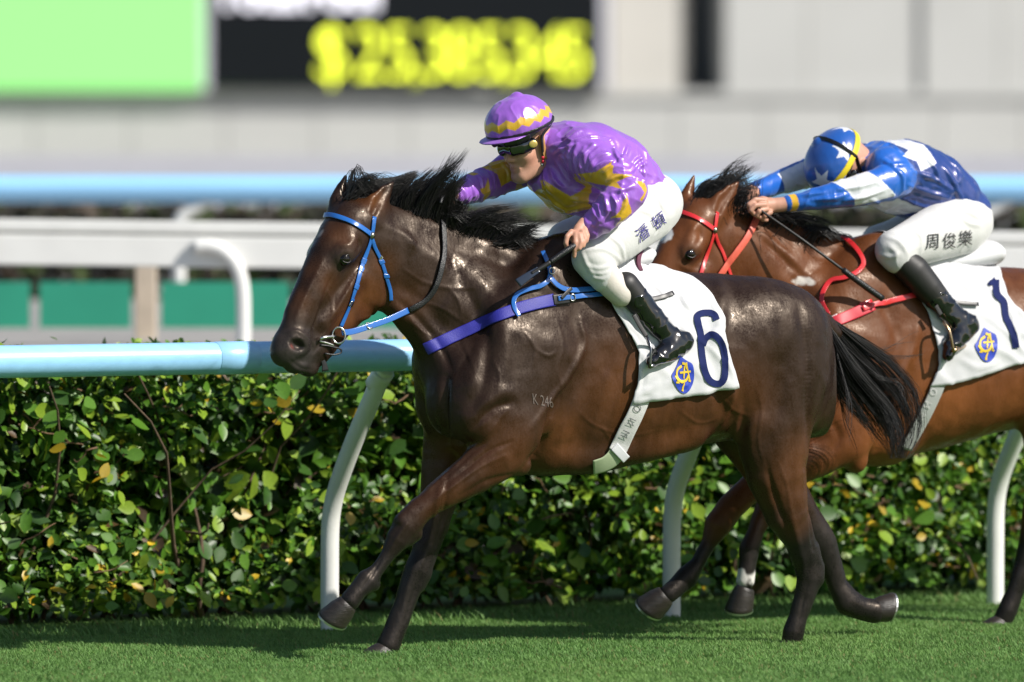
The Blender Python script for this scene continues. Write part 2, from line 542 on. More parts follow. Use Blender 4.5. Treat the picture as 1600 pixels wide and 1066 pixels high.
# ------------------------------------------------------------------ materials
def mat(name, col=(0.5, 0.5, 0.5), rough=0.5, spec=0.5, metal=0.0, noise_amt=0.15, nscale=8.0, bump=0.0, bscale=40.0,
        tint=False, coat=0.0, sheen=0.0, emit=None, estr=1.0, transl=0.0, stretch=None, rvar=0.0, crough=0.1, coord='Object', aniso=0.0, rfine=0.0, stint=None):
    m = bpy.data.materials.new(name); m.use_nodes = True
    t = m.node_tree; t.nodes.clear(); N = t.nodes.new; Lk = t.links.new
    out = N('ShaderNodeOutputMaterial'); b = N('ShaderNodeBsdfPrincipled')
    b.inputs['Roughness'].default_value = rough
    b.inputs['Specular IOR Level'].default_value = spec
    b.inputs['Metallic'].default_value = metal
    b.inputs['Coat Weight'].default_value = coat
    b.inputs['Coat Roughness'].default_value = crough
    b.inputs['Sheen Weight'].default_value = sheen
    if aniso: b.inputs['Anisotropic'].default_value = aniso
    tc = N('ShaderNodeTexCoord'); src = tc.outputs[coord]
    if stretch:
        mp = N('ShaderNodeMapping'); mp.inputs['Scale'].default_value = stretch; Lk(src, mp.inputs['Vector']); src = mp.outputs['Vector']
    nz = N('ShaderNodeTexNoise'); nz.inputs['Scale'].default_value = nscale; nz.inputs['Detail'].default_value = 5; Lk(src, nz.inputs['Vector'])
    mr = N('ShaderNodeMapRange'); mr.inputs['From Min'].default_value = 0.25; mr.inputs['From Max'].default_value = 0.75
    mr.inputs['To Min'].default_value = 1 - noise_amt; mr.inputs['To Max'].default_value = 1 + noise_amt
    Lk(nz.outputs['Fac'], mr.inputs['Value'])
    mx = N('ShaderNodeMix'); mx.data_type = 'RGBA'; mx.blend_type = 'MULTIPLY'; mx.inputs['Factor'].default_value = 1.0
    if tint:
        at = N('ShaderNodeAttribute'); at.attribute_name = 'tint'; Lk(at.outputs['Color'], mx.inputs['A'])
    else:
        mx.inputs['A'].default_value = (*col, 1)
    cm = N('ShaderNodeCombineColor')
    for k in ('Red', 'Green', 'Blue'): Lk(mr.outputs['Result'], cm.inputs[k])
    Lk(cm.outputs['Color'], mx.inputs['B'])
    Lk(mx.outputs['Result'], b.inputs['Base Color'])
    if rvar:
        r2 = N('ShaderNodeMapRange'); r2.inputs['From Min'].default_value = 0.3; r2.inputs['From Max'].default_value = 0.7
        r2.inputs['To Min'].default_value = max(0.02, rough - rvar); r2.inputs['To Max'].default_value = rough + rvar
        Lk(nz.outputs['Fac'], r2.inputs['Value']); Lk(r2.outputs['Result'], b.inputs['Roughness'])
    if stint: b.inputs['Specular Tint'].default_value = (*stint, 1)
    if rfine:                                            # sweat and dust: fine speckle in the gloss
        n3 = N('ShaderNodeTexNoise'); n3.inputs['Scale'].default_value = 130; n3.inputs['Detail'].default_value = 6; Lk(tc.outputs[coord], n3.inputs['Vector'])
        r3 = N('ShaderNodeMapRange'); r3.inputs['From Min'].default_value = .35; r3.inputs['From Max'].default_value = .68; r3.inputs['To Min'].default_value = -rfine; r3.inputs['To Max'].default_value = rfine
        Lk(n3.outputs['Fac'], r3.inputs['Value'])
        ad = N('ShaderNodeMath'); ad.operation = 'ADD'; Lk(r3.outputs['Result'], ad.inputs[1])
        if rvar: Lk(r2.outputs['Result'], ad.inputs[0])
        else: ad.inputs[0].default_value = rough
        Lk(ad.outputs['Value'], b.inputs['Roughness'])
    if bump:
        n2 = N('ShaderNodeTexNoise'); n2.inputs['Scale'].default_value = bscale; n2.inputs['Detail'].default_value = 4; Lk(src, n2.inputs['Vector'])
        bp = N('ShaderNodeBump'); bp.inputs['Strength'].default_value = bump; bp.inputs['Distance'].default_value = 0.01
        Lk(n2.outputs['Fac'], bp.inputs['Height']); Lk(bp.outputs['Normal'], b.inputs['Normal'])
    if emit:
        b.inputs['Emission Color'].default_value = (*emit, 1); b.inputs['Emission Strength'].default_value = estr
    if transl:
        tr = N('ShaderNodeBsdfTranslucent'); Lk(mx.outputs['Result'], tr.inputs['Color'])
        ms = N('ShaderNodeMixShader'); ms.inputs['Fac'].default_value = transl
        Lk(b.outputs['BSDF'], ms.inputs[1]); Lk(tr.outputs['BSDF'], ms.inputs[2]); Lk(ms.outputs['Shader'], out.inputs['Surface'])
    else:
        Lk(b.outputs['BSDF'], out.inputs['Surface'])
    return m
# ------------------------------------------------------------------ HORSES
YAW = 29.0
F1 = Frame((0.5, 0.03, 0.0), YAW)                       # the dark horse
F2 = Frame((1.77, 1.45, 0.0), YAW)                      # the bay horse one lane over, nearer the rail
H1 = Frame(F1.at(556, 330, 0.0), 44.0)                  # its head is turned a little further round

def trunk_fn(st):
    st = np.array(sorted(st), float)                    # x, ztop, zbot, half width
    xs = np.linspace(st[0, 0], st[-1, 0], 160)
    cols = [np.interp(xs, st[:, 0], st[:, i]) for i in (1, 2, 3)]
    ker = np.exp(-0.5 * (np.arange(-14, 15) / 6.0) ** 2); ker /= ker.sum()
    cols = [np.convolve(np.pad(c, 14, mode='edge'), ker, 'valid') for c in cols]
    def fn(x, y, z):
        X = x[:, 0, 0]
        zt, zb, w = [np.interp(X, xs, c)[:, None, None].astype(np.float32) for c in cols]
        zc = (zt + zb) / 2 - 0.04; up = z > zc
        a = np.where(up, zt - zc, zc - zb)
        q = (np.abs(z - zc) / a) ** 2.25 + (np.abs(y) / w) ** 2.15
        d = (q ** (1 / 2.2) - 1) * np.minimum(a, w)
        return np.maximum(d, np.maximum(xs[0] - x, x - xs[-1])).astype(np.float32)
    return fn

def trunk_stations():
    out = []
    for px, yt, yb, w in ((716, 545, 690, .12), (740, 500, 716, .17), (790, 425, 734, .205), (840, 392, 742, .225),
                          (890, 384, 741, .25), (940, 395, 735, .27), (1000, 414, 720, .288), (1050, 425, 704, .292),
                          (1090, 427, 694, .285), (1130, 427, 688, .275), (1170, 433, 690, .262), (1210, 449, 690, .24),
                          (1250, 475, 690, .20), (1278, 520, 680, .13)):
        a = F1.loc(F1.at(px, yt)); b = F1.loc(F1.at(px, yb))
        out.append((a[0], a[2], b[2], w))
    return out
TRUNK = trunk_stations()

def head_prims():
    s = Sculpt(H1)                                      # points end up in head space
    c, e = s.chain, s.ell
    c([(550, 350, 0, .094, .080), (524, 390, 0, .090, .092), (497, 438, 0, .080, .066), (469, 493, 0, .066, .052), (452, 534, 0, .055, .052)], k=.03)
    c([(575, 385, 0, .09, .07), (540, 450, 0, .085, .060), (506, 508, 0, .060, .046), (474, 552, 0, .048, .045)], k=.05)
    c([(582, 425, 0, .115, .055), (560, 462, 0, .092, .052), (526, 514, 0, .055, .045), (496, 554, 0, .044, .042)], k=.05)
    e(443, 550, 0, (.054, .050, .056), k=.04)                       # nose
    e(462, 572, 0, (.045, .042, .03), k=.03)                        # lips
    e(482, 578, 0, (.036, .034, .028), k=.03)                       # chin
    n = len(s.prims)
    e(592, 430, .048, (.105, .036, .108), k=.04)                    # cheek
    e(542, 395, .082, (.055, .028, .036), tilt=-30, k=.035)         # brow
    e(552, 366, .055, (.05, .03, .045), k=.05)                      # temple
    c([(558, 436, .062, .018), (530, 474, .052, .016), (505, 505, .04, .012)], k=.05)      # facial crest
    e(468, 535, .040, (.050, .028, .044), k=.025)                   # nostril wing
    e(538, 405, .116, (.032, .020, .022), tilt=-12, k=.014, sub=True)         # eye socket
    e(465, 539, .064, (.036, .026, .022), tilt=22, k=.010, sub=True)          # nostril
    s.mirror(n)
    # ears: near one swivelled back and open to the side, far one pricked
    c([(578, 342, .054, .040, .034), (588, 320, .062, .050, .026), (601, 302, .068, .032, .015), (613, 286, .070, .007, .006)], k=.03)
    c([(524, 336, -.050, .032, .034), (527, 315, -.056, .034, .028), (534, 294, -.058, .024, .018), (540, 275, -.058, .007, .006)], k=.03)
    s.chain([(587, 333, .100, .016, .024), (594, 316, .100, .028, .026), (604, 300, .090, .016, .016), (609, 292, .082, .006, .008)], k=.008, sub=True)
    c([(499, 557, .050, .004), (480, 566, .048, .004), (463, 564, .046, .004)], k=.01, sub=True)
    return s
HEADS = head_prims()

def limb(s, pts, k=.03, mul=1.0):
    s.chain([(x, y, l, a * mul, (b if b else a * .82) * mul) for x, y, l, a, b in pts], k=k)

def hind_quarter(s):
    e, c = s.ell, s.chain
    n = len(s.prims)
    e(1190, 520, .12, (.27, .15, .20), tilt=-8, k=.08)
    e(1232, 570, .13, (.15, .125, .25), tilt=20, k=.08)
    s.mirror(n)
    # near hind, on the ground
    limb(s, [(1222, 590, .15, .19, .13), (1206, 660, .165, .175, .115), (1212, 735, .17, .130, .095), (1229, 800, .165, .094, .072),
             (1250, 845, .15, .062, .050), (1261, 880, .14, .056, .044), (1265, 903, .14, .055, .042), (1256, 936, .135, .043, .034),
             (1247, 964, .13, .038, .032), (1240, 988, .125, .046, .038), (1236, 1008, .12, .042, .038)], k=.03)
    c([(1272, 855, .15, .014), (1278, 885, .14, .022), (1277, 905, .14, .020)], k=.03)
    # far hind, just leaving the ground
    limb(s, [(1205, 590, -.14, .18, .12), (1165, 660, -.15, .15, .11), (1205, 735, -.15, .11, .085), (1250, 800, -.15, .075, .06),
             (1286, 850, -.145, .060, .046), (1299, 885, -.145, .050, .036), (1309, 915, -.145, .044, .033), (1324, 940, -.145, .056, .042),
             (1346, 951, -.145, .046, .040), (1366, 955, -.145, .050, .044)], k=.03)
    c([(1282, 835, -.13, .022), (1290, 860, -.14, .020)], k=.02)

def body1():
    s = Sculpt(F1); c, e = s.chain, s.ell
    # neck: in-plane and lateral radius
    c([(583, 372, 0, .115, .078), (622, 405, 0, .148, .085), (672, 440, 0, .185, .10), (722, 476, 0, .215, .135), (775, 520, 0, .235, .17)], k=.05)
    c([(565, 335, 0, .055, .05), (615, 345, 0, .05, .035), (700, 368, 0, .05, .035), (800, 405, 0, .06, .05), (880, 392, 0, .05, .06), (960, 410, 0, .05, .10)], k=.05)
    c([(622, 478, .02, .05), (652, 512, .03, .055), (690, 556, .05, .06)], k=.05)      # windpipe
    # breast
    e(704, 625, .085, (.10, .10, .14), k=.07)
    e(694, 625, -.105, (.115, .11, .15), k=.07)
    e(695, 565, -.02, (.11, .16, .11), k=.09)
    # near shoulder
    c([(880, 410, .10, .09, .05), (840, 465, .165, .105, .05), (800, 540, .205, .115, .055), (768, 612, .215, .115, .065), (752, 655, .205, .10, .075)], k=.10)
    c([(850, 560, .215, .10, .05), (818, 640, .22, .115, .06), (800, 690, .215, .09, .065)], k=.08)     # triceps
    # far shoulder
    c([(850, 470, -.20, .10, .05), (790, 560, -.22, .12, .07), (730, 650, -.2, .12, .08)], k=.05)
    # near fore, reaching forward
    limb(s, [(800, 668, .215, .125, .08), (778, 706, .21, .105, .075), (742, 738, .20, .082, .066), (700, 765, .19, .062, .055), (668, 788, .18, .050, .048),
             (652, 801, .175, .053, .048), (635, 822, .17, .057, .049), (622, 842, .165, .046, .040), (607, 866, .16, .029, .026), (589, 891, .155, .028, .025),
             (574, 908, .15, .046, .037), (560, 922, .15, .036, .034), (547, 938, .15, .039, .036)], k=.02)
    c([(628, 812, .185, .022), (640, 800, .19, .018)], k=.02); c([(650, 836, .17, .024), (640, 846, .17, .016)], k=.02); c([(586, 914, .15, .018)], k=.02)
    c([(800, 720, .215, .05), (755, 752, .205, .035), (700, 782, .19, .022), (668, 800, .18, .012)], k=.02)      # flexor belly
    c([(812, 726, .20, .045)], k=.03)                                                                           # elbow
    # far fore, carrying the weight
    limb(s, [(715, 640, -.14, .14, .10), (700, 710, -.15, .105, .085), (688, 770, -.15, .080, .070), (676, 822, -.145, .062, .056), (662, 866, -.14, .052, .048),
             (652, 893, -.14, .053, .048), (640, 920, -.14, .046, .040), (628, 955, -.14, .042, .036), (617, 985, -.14, .043, .038), (607, 1008, -.14, .046, .042)], k=.03)
    c([(664, 895, -.13, .024), (656, 915, -.13, .020)], k=.015)
    # brisket, belly tuck, flank
    c([(760, 690, 0, .09, .13), (840, 690, 0, .105, .16)], k=.05)
    c([(860, 716, .10, .05), (930, 716, .13, .05), (1010, 700, .16, .05), (1080, 682, .17, .05)], k=.06)
    hind_quarter(s)
    c([(1283, 506, 0, .05), (1300, 520, 0, .04)], k=.03)                                                        # dock
    # grooves
    return s

def body2():
    s = Sculpt(F2); c, e = s.chain, s.ell
    c([(1128, 372, 0, .115, .078), (1172, 402, 0, .15, .088), (1222, 440, 0, .19, .105), (1262, 480, 0, .215, .14), (1300, 525, 0, .225, .17)], k=.05)
    c([(1105, 335, 0, .055, .05), (1160, 345, 0, .05, .035), (1240, 372, 0, .05, .035), (1310, 395, 0, .05, .05), (1372, 395, 0, .05, .06), (1440, 400, 0, .05, .10)], k=.05)
    e(1240, 620, .09, (.105, .10, .14), k=.05)
    e(1232, 620, -.10, (.115, .11, .15), k=.05)
    c([(1372, 410, .10, .09, .05), (1345, 465, .165, .105, .05), (1315, 540, .205, .115, .055), (1290, 615, .215, .115, .065), (1285, 655, .205, .10, .075)], k=.10)
    c([(1365, 560, .215, .10, .05), (1335, 640, .22, .11, .06), (1325, 690, .215, .09, .065)], k=.08)
    c([(1335, 470, -.20, .10, .05), (1290, 560, -.22, .12, .07), (1250, 650, -.2, .12, .08)], k=.05)
    # near fore swinging forward
    limb(s, [(1325, 672, .20, .115, .08), (1285, 706, .20, .095, .075), (1225, 738, .19, .075, .066), (1172, 764, .18, .058, .05), (1142, 792, .17, .056, .05),
             (1122, 820, .165, .055, .047), (1107, 850, .16, .033, .029), (1090, 880, .155, .030, .027), (1073, 902, .15, .046, .036), (1056, 918, .15, .038, .034), (1044, 928, .15, .038, .034)], k=.03)
    # far fore
    limb(s, [(1300, 650, -.16, .12, .09), (1262, 700, -.16, .09, .07), (1224, 752, -.16, .064, .055), (1196, 795, -.155, .045, .038),
             (1181, 830, -.15, .036, .031), (1171, 858, -.15, .044, .036), (1168, 880, -.15, .036, .032), (1164, 908, -.15, .038, .034)], k=.03)
    c([(1337, 722, .20, .045)], k=.03)
    c([(1300, 690, 0, .09, .13), (1380, 685, 0, .105, .16)], k=.05)
    # near hind on the ground at the edge of the picture
    n = len(s.prims)
    e(1646, 510, .12, (.27, .15, .20), tilt=-8, k=.08)
    e(1688, 570, .13, (.15, .125, .25), tilt=20, k=.08)
    s.mirror(n)
    limb(s, [(1690, 590, .15, .19, .13), (1650, 660, .165, .16, .115), (1640, 740, .17, .10, .08), (1622, 800, .165, .068, .055),
             (1612, 850, .15, .054, .046), (1600, 885, .14, .044, .036), (1586, 925, .135, .038, .032), (1574, 955, .13, .042, .036), (1566, 972, .12, .042, .036)], k=.04)
    limb(s, [(1690, 590, -.14, .18, .12), (1660, 660, -.15, .15, .11), (1690, 735, -.15, .10, .08), (1720, 800, -.15, .07, .055),
             (1745, 840, -.145, .054, .045), (1752, 890, -.145, .042, .034), (1768, 930, -.145, .042, .036), (1790, 945, -.145, .04, .036)], k=.04)
    return s

# hoof: a tilted truncated cone with a shoe
def hoof(s, px, py, lat, parent, frame, axis_px, m_hoof, m_shoe, ln=.085, rt=.042, rb=.062, toe_px=None, shoe=True, dlat=0.0):
    """px,py: coronet centre; axis_px: pixel of the sole centre; dlat: how far the sole swings sideways"""
    a = frame.loc(frame.at(px, py, lat)); b = frame.loc(frame.at(axis_px[0], axis_px[1], lat + dlat))
    ax = b - a; ax /= np.linalg.norm(ax)
    t = frame.loc(frame.at(toe_px[0], toe_px[1], lat)) - b if toe_px else np.array([1.0, 0, 0])
    t = t - ax * (t @ ax); t /= np.linalg.norm(t); v = np.cross(ax, t)
    V, Fc = [], []; n = 22
    prof = [(-.10, .60), (-.02, .70), (.05, .735), (.14, .775), (.35, .86), (.60, .92), (.82, .97), (.96, 1.0), (1.0, .985)]
    rows = len(prof)
    for i, (f, rr0) in enumerate(prof):
        r = rb * rr0; shift = t * 0.024 * f
        for j in range(n):
            q = 2 * math.pi * j / n; cq = math.cos(q)
            rr = r * (1.0 if cq > 0 else 1.0 - .14 * cq * cq) * (1 + .010 * math.sin(i * 2.1))
            lift = ax * (ln * .30 * (1 - cq) * 0.5 * (1 - max(f, 0)))          # heels are lower than the toe wall
            V.append(a + ax * (ln * f) + shift + lift + (t * cq * 1.08 + v * math.sin(q) * 0.94) * rr)
    for i in range(rows - 1):
        for j in range(n):
            k = (j + 1) % n; Fc.append((i * n + j, i * n + k, (i + 1) * n + k, (i + 1) * n + j))
    Fc.append(tuple(range((rows - 1) * n, rows * n)))
    h = mesh_obj('hoof', V, [f[::-1] for f in Fc], m_hoof, parent)
    if shoe:
        W, G = [], []; c0 = a + ax * (ln + .001) + t * 0.024
        js = [2 * math.pi * (i / 18 - 0.5) * 0.82 for i in range(19)]
        for q in js:
            d = t * math.cos(q) * 1.1 + v * math.sin(q) * 0.92
            for (ro, z) in ((rb * .99, -.001), (rb * .99, .0065), (rb * .72, .0065), (rb * .72, -.001)):
                W.append(c0 + d * ro + ax * z)
        for i in range(18):
            for j in range(4):
                k = (j + 1) % 4; G.append((i * 4 + j, i * 4 + k, (i + 1) * 4 + k, (i + 1) * 4 + j))
        G += [(0, 1, 2, 3), (72, 75, 74, 73)]
        mesh_obj('horseshoe', W, [g[::-1] for g in G], m_shoe, h, smooth=False)
    return h

def head_space(frame, headf, scale=1.0):
    """rotation and shift that carry head space into the horse's own space"""
    rot = R(headf.deg - frame.deg)
    return rot, frame.loc(headf.o)

def build_horse(s, frame, headf, root, m, tint_fn, h=.0062, hscale=1.0):
    rot, tr = head_space(frame, headf)
    prims = s.prims + HEADS.moved(rot, tr, np.zeros(3), hscale)
    t = Sculpt(frame); t.prims = [q for q in prims if not q[-1]]
    lo, hi = t.bounds(.04)
    lo = np.minimum(lo, [TRUNK[-1][0] - .1, -.36, -.03]); hi = np.maximum(hi, [TRUNK[0][0] + .1, .36, 0])
    F = Field(lo, hi, h)
    st = TRUNK
    F.put(trunk_fn(st), [min(q[0] for q in st), -.36, .5], [max(q[0] for q in st), .36, 1.75], .04)
    order = [q for q in prims if not q[-1]] + [q for q in prims if q[-1]]
    s.fill(F, order)
    v, f = F.mesh(3)
    o = mesh_obj('body', v, f, m, root)
    return o

def head_pt(headf, f, l, u, scale=1.0):
    return headf.wld(np.array([f, l, u]) * scale)

def eye(headf, root, frame, m_eye, m_lid, scale=1.0):
    r = .0275
    for sd in (1, -1):
        c = H1.loc(H1.at(537, 405, .084)); c[1] = (.084 if sd > 0 else .074) * sd
        V, Fc = [], []
        for i in range(13):
            th = math.pi * i / 12
            for j in range(18):
                ph = 2 * math.pi * j / 18
                V.append(headf.wld((c + r * np.array([math.sin(th) * math.cos(ph), math.sin(th) * math.sin(ph), math.cos(th)])) * scale))
        for i in range(12):
            for j in range(18):
                k = (j + 1) % 18; Fc.append((i * 18 + j, (i + 1) * 18 + j, (i + 1) * 18 + k, i * 18 + k))
        e = mesh_obj('eye', frame.loc(np.array(V)), Fc, m_eye, root)
        if sd < 0: continue
        for top, hh in ((1, .0165), (-1, .0135)):
            P = []
            for q in np.linspace(-1, 1, 15):
                x = .0230 * q; z = top * hh * (1 - abs(q) ** 2.2) - .16 * x
                y = math.sqrt(max(r * r - x * x - z * z, .0001)) + .0002
                P.append(headf.wld((c + np.array([x, sd * y, z])) * scale))
            w = np.linspace(-1, 1, 15); tube('eyelid', P, (.0036 if top > 0 else .0030) * (1 - .55 * w ** 2), m_lid, e, 8, inv=frame)

def relief(o, frame, bvh, paths, noise_amt=.0022, hat=False):
    """ridges (+) and grooves (-) worked into the surface along paths; width and depth in metres"""
    v = verts_of(o).astype(float); n = normals_of(o); w = frame.wld(v); d = np.zeros(len(v))
    for pts, wid, dep in paths:
        H = [cast([bvh], x, y) for x, y in catmull(pts, 10 * len(pts))]
        H = np.array([q[0] for q in H if q is not None])
        if len(H) < 3: continue
        L = len(H); fall = np.sin(np.linspace(0.15, math.pi - 0.15, L)) ** 0.6
        m = np.where(((w > H.min(0) - 3 * wid) & (w < H.max(0) + 3 * wid)).all(1))[0]
        D = ((w[m][:, None, :] - H[None]) ** 2).sum(2)
        i = D.argmin(1)
        D = D[np.arange(len(m)), i]; p = np.exp(-D / (wid * wid))
        if hat: p = p * 1.3 - .65 * np.exp(-D / (2.1 * wid) ** 2)
        d[m] += dep * fall[i] * p
    d += noise_amt * (noise(v, 9, 3) - .5) * 2 + noise_amt * .8 * (noise(v, 22, 5) - .5) * 2
    v += n * d[:, None]
    o.data.vertices.foreach_set('co', v.astype(np.float32).ravel()); o.data.update()
    return d
# ------------------------------------------------------------------ SETTING
RAIL_A = np.array([-0.737, 1.03, 0.0])                 # foot of the first post
RAIL_D = np.array([math.cos(R(31.8)), math.sin(R(31.8)), 0.0])
RAIL_N = np.array([math.sin(R(31.8)), -math.cos(R(31.8)), 0.0])   # towards the track

m_turf = mat('turf_soil', (.10, .20, .05), rough=.95, spec=.1, noise_amt=.35, nscale=14, bump=.4, bscale=120)
m_track = mat('track_sand', (.30, .285, .27), rough=.95, noise_amt=.1, nscale=3)
m_white = mat('white_rail_plastic', (.74, .74, .72), rough=.38, noise_amt=.05, nscale=5, bump=.05, bscale=60)
m_blue = mat('pale_blue_rail_plastic', (.31, .60, .90), rough=.32, noise_amt=.07, nscale=6, bump=.04, bscale=30, stretch=(.3, 6, 6))
m_wall = mat('grey_cladding', (.41, .415, .405), rough=.6, noise_amt=.05, nscale=.7)
m_wall2 = mat('warm_grey_cladding', (.46, .445, .41), rough=.6, noise_amt=.05, nscale=.7)
m_dark = mat('column_shadow_paint', (.035, .04, .045), rough=.5)
m_green_pad = mat('green_board', (.02, .27, .17), rough=.55, noise_amt=.1, nscale=2)
m_beige = mat('beige_post', (.50, .42, .33), rough=.7)

ground = mesh_obj('turf', [(-400, -60, 0), (400, -60, 0), (400, 60, 0), (-400, 60, 0)], [(0, 1, 2, 3)], m_turf, smooth=False)
tag(ground, kind='structure')
ZT = .93                                                # the inner course lies on a raised bank behind the hedge
tr = mesh_obj('dirt_track', [(-400, 4.6, -.02), (400, 4.6, -.02), (400, 6.4, ZT), (-400, 6.4, ZT), (400, 59.9, ZT), (-400, 59.9, ZT), (400, 400, ZT), (-400, 400, ZT)],
              [(0, 1, 2, 3), (3, 2, 4, 5), (5, 4, 6, 7)], m_track, smooth=False)
tag(tr, kind='structure')

# grandstand wall behind everything, with the tote board on it
YB = 82.0
def bx(px0, py0, px1, py1, Y):
    a = at_depth(px0, py1, Y); b = at_depth(px1, py0, Y); return a[0], a[2], b[0], b[2]
stand = empty('grandstand_wall', (0, YB, 0), 'long grey panelled grandstand wall filling the far background', 'building')
def wall_box(name, px0, py0, px1, py1, y0, y1, m, parent=stand, ztop=None, zbot=None):
    x0, z0, x1, z1 = bx(px0, py0, px1, py1, y0)
    if ztop is not None: z1 = ztop
    if zbot is not None: z0 = zbot
    return box(name, (x0, y0 - parent.location.y, z0), (x1, y1 - parent.location.y, z1), m, parent)
base_px = [-1200, -800, -400, -130, 60, 205, 350, 490, 630, 770, 910, 1050, 1190, 1330, 1470, 1610, 1900, 2300, 2900, 3700, 4700, 6000]
for i, (a, b) in enumerate(zip(base_px[:-1], base_px[1:])):        # lower row of cladding panels, open joints between
    wall_box('cladding_panel', a + 1, 152, b - 1, 262, YB - .25, YB, m_wall, zbot=0.0)
wall_box('ledge', -1200, 142, 6000, 153, YB - .33, YB, m_wall)
up = [(948, 1058, m_wall2, 0), (1058, 1086, m_wall2, .5), (1128, 1258, m_wall, -.1), (1262, 1440, m_wall, 0), (1444, 1570, m_wall, -.1), (1574, 1900, m_wall, 0), (1900, 2400, m_wall, 0), (2400, 2900, m_wall, 0), (2900, 4400, m_wall, 0), (4400, 6000, m_wall, 0)]
for a, b, m, dy in up:
    wall_box('upper_panel', a, 0, b - 1, 142, YB - .2 + dy, YB + .2 + dy, m, ztop=9.0)
wall_box('gap_shadow_strip', 1086, 0, 1128, 142, YB + .9, YB + 1.0, m_dark, ztop=9.0)  # near-black strip paints the column shadow in the gap between panels
wall_box('back_wall', -1200, 0, 6000, 262, YB + 1.2, YB + 1.5, m_wall, zbot=0.0, ztop=9.2)

m_scr_g = mat('lit_green_screen', (.1, .3, .1), emit=(.30, .80, .21), estr=.66, rough=.6, noise_amt=0)
m_scr_k = mat('dark_screen', (.006, .008, .010), rough=.85, spec=.1, noise_amt=.1)
m_scr_y = mat('lit_yellow_digits', (.3, .3, .02), emit=(.86, .98, .05), estr=1.75, noise_amt=0)
m_scr_w = mat('lit_white_letters', (.3, .3, .3), emit=(.90, .88, 1.0), estr=1.2, noise_amt=0)
m_frame = mat('pale_screen_frame', (.55, .55, .62), rough=.5)
board = empty('tote_board', (0, YB - .55, 0), 'large electronic tote board with a lit green panel and yellow dollar digits', 'scoreboard')
wall_box('dark_display', 332, -260, 940, 137, YB - .55, YB - .3, m_scr_k, board)
wall_box('green_display', -900, -260, 322, 141, YB - .552, YB - .3, m_scr_g, board)
wall_box('frame_strip', 322, -260, 332, 141, YB - .555, YB - .3, m_frame, board)
wall_box('frame_strip', 940, -260, 951, 141, YB - .555, YB - .3, m_frame, board)
sx = 12000 / (YB - .55 + 30)
def board_text(s, px, py, h_px, m, name, bold=0.0, squeeze=1.0):
    cu = bpy.data.curves.new(name, 'FONT'); cu.body = s; cu.size = h_px / sx * 1.38; cu.align_x = 'CENTER'; cu.align_y = 'CENTER'
    cu.extrude = .03; cu.offset = bold
    ob = bpy.data.objects.new(name, cu); COL.objects.link(ob)
    dg = bpy.context.evaluated_depsgraph_get(); dg.update()
    me = bpy.data.meshes.new_from_object(ob.evaluated_get(dg)); bpy.data.objects.remove(ob)
    o = bpy.data.objects.new(name, me); COL.objects.link(o); me.materials.clear(); me.materials.append(m)
    p = at_depth(px, py, YB - .554); o.parent = board
    o.location = (p[0], p[1] - (YB - .55), p[2]); o.rotation_euler = (math.pi / 2, 0, 0); o.scale = (squeeze, 1, 1)
    return o
for ch, px in (('$', 519), ('2', 577), ('5', 624), (',', 650), ('3', 680), ('8', 720), ('5', 766), (',', 790), ('3', 815), ('4', 860), ('5', 897)):
    board_text(ch, px, 88 if ch != ',' else 88, 84, m_scr_y, 'digit' if ch != '$' else 'dollar_sign', bold=-.014, squeeze=.84)
board_text('Total', 406, -4, 44, m_scr_w, 'word', .02, 1.0)
board_text('Pool', 535, -4, 44, m_scr_w, 'word', .02, 1.05)

# pale blue far rail, and a white barrier farther off
m_barrier = mat('pale_grey_barrier', (.50, .50, .545), rough=.6, noise_amt=.05, nscale=1)
barrier = empty('white_barrier', (0, 42, 0), 'long pale lavender-white barrier running in front of the grandstand wall', 'barrier')
wall_box('barrier_wall', -2500, 243, 6000, 300, 42 - .1, 42 + .1, m_barrier, barrier, zbot=ZT - .1)
YF = 16.0
far = empty('far_running_rail', (0, YF, 0), 'thick pale blue far rail between the dark low hedge and the white barrier', 'rail')
zf = at_depth(800, 296, YF)[2]
tube('rail_tube', [(x, 0, zf) for x in np.linspace(-30, 30, 30)], .084, m_blue, far, 20)
for px in (-420, -60, 310, 1180, 1560, 1940):
    q = [at_depth(px + dx, py, YF) - np.array([0, YF, 0]) for dx, py in ((22, 309), (0, 322), (-22, 336), (-30, 360), (-30, 490))]
    q[-1][2] = ZT - .05
    tube('post', catmull(q, 20), .04, m_white, far, 10)

# white inner rail of the raised course: a flat side board under a thin top rail, on gooseneck posts
YW = 9.5
wr = empty('white_running_rail', (0, YW, ZT), 'white running rail with a flat side board on gooseneck posts beyond the hedge', 'rail', rot=(0, R(.72), 0))
def wr_z(py): return at_depth(800, py, YW)[2] - ZT
for nm, y0, y1, d0, d1, m in (('top_rail', 352, 371, -.05, .06, m_white), ('joint_strip', 370, 376, -.02, .05, mat('beige_joint', (.52, .50, .42), rough=.7)), ('side_board', 375, 424, -.06, .05, m_white)):
    V, Fc = box_data((-30, d0, wr_z(y1)), (30, d1, wr_z(y0)))
    o = mesh_obj(nm, V, Fc, m, wr, smooth=False)
    bm = bmesh.new(); bm.from_mesh(o.data); bmesh.ops.bevel(bm, geom=bm.edges[:], offset=.008, segments=3, affect='EDGES'); bm.to_mesh(o.data); bm.free()
for px in (-640, -170, 300, 770, 1240, 1710):
    q = [at_depth(px + dx, py, YW - .09) - np.array([0, YW, ZT]) for dx, py in ((2, 392), (24, 391), (46, 398), (66, 418), (77, 450), (80, 500), (80, 530))]
    q[-1][2] = -.08
    tube('post', catmull(q, 30), .037, m_white, wr, 12)
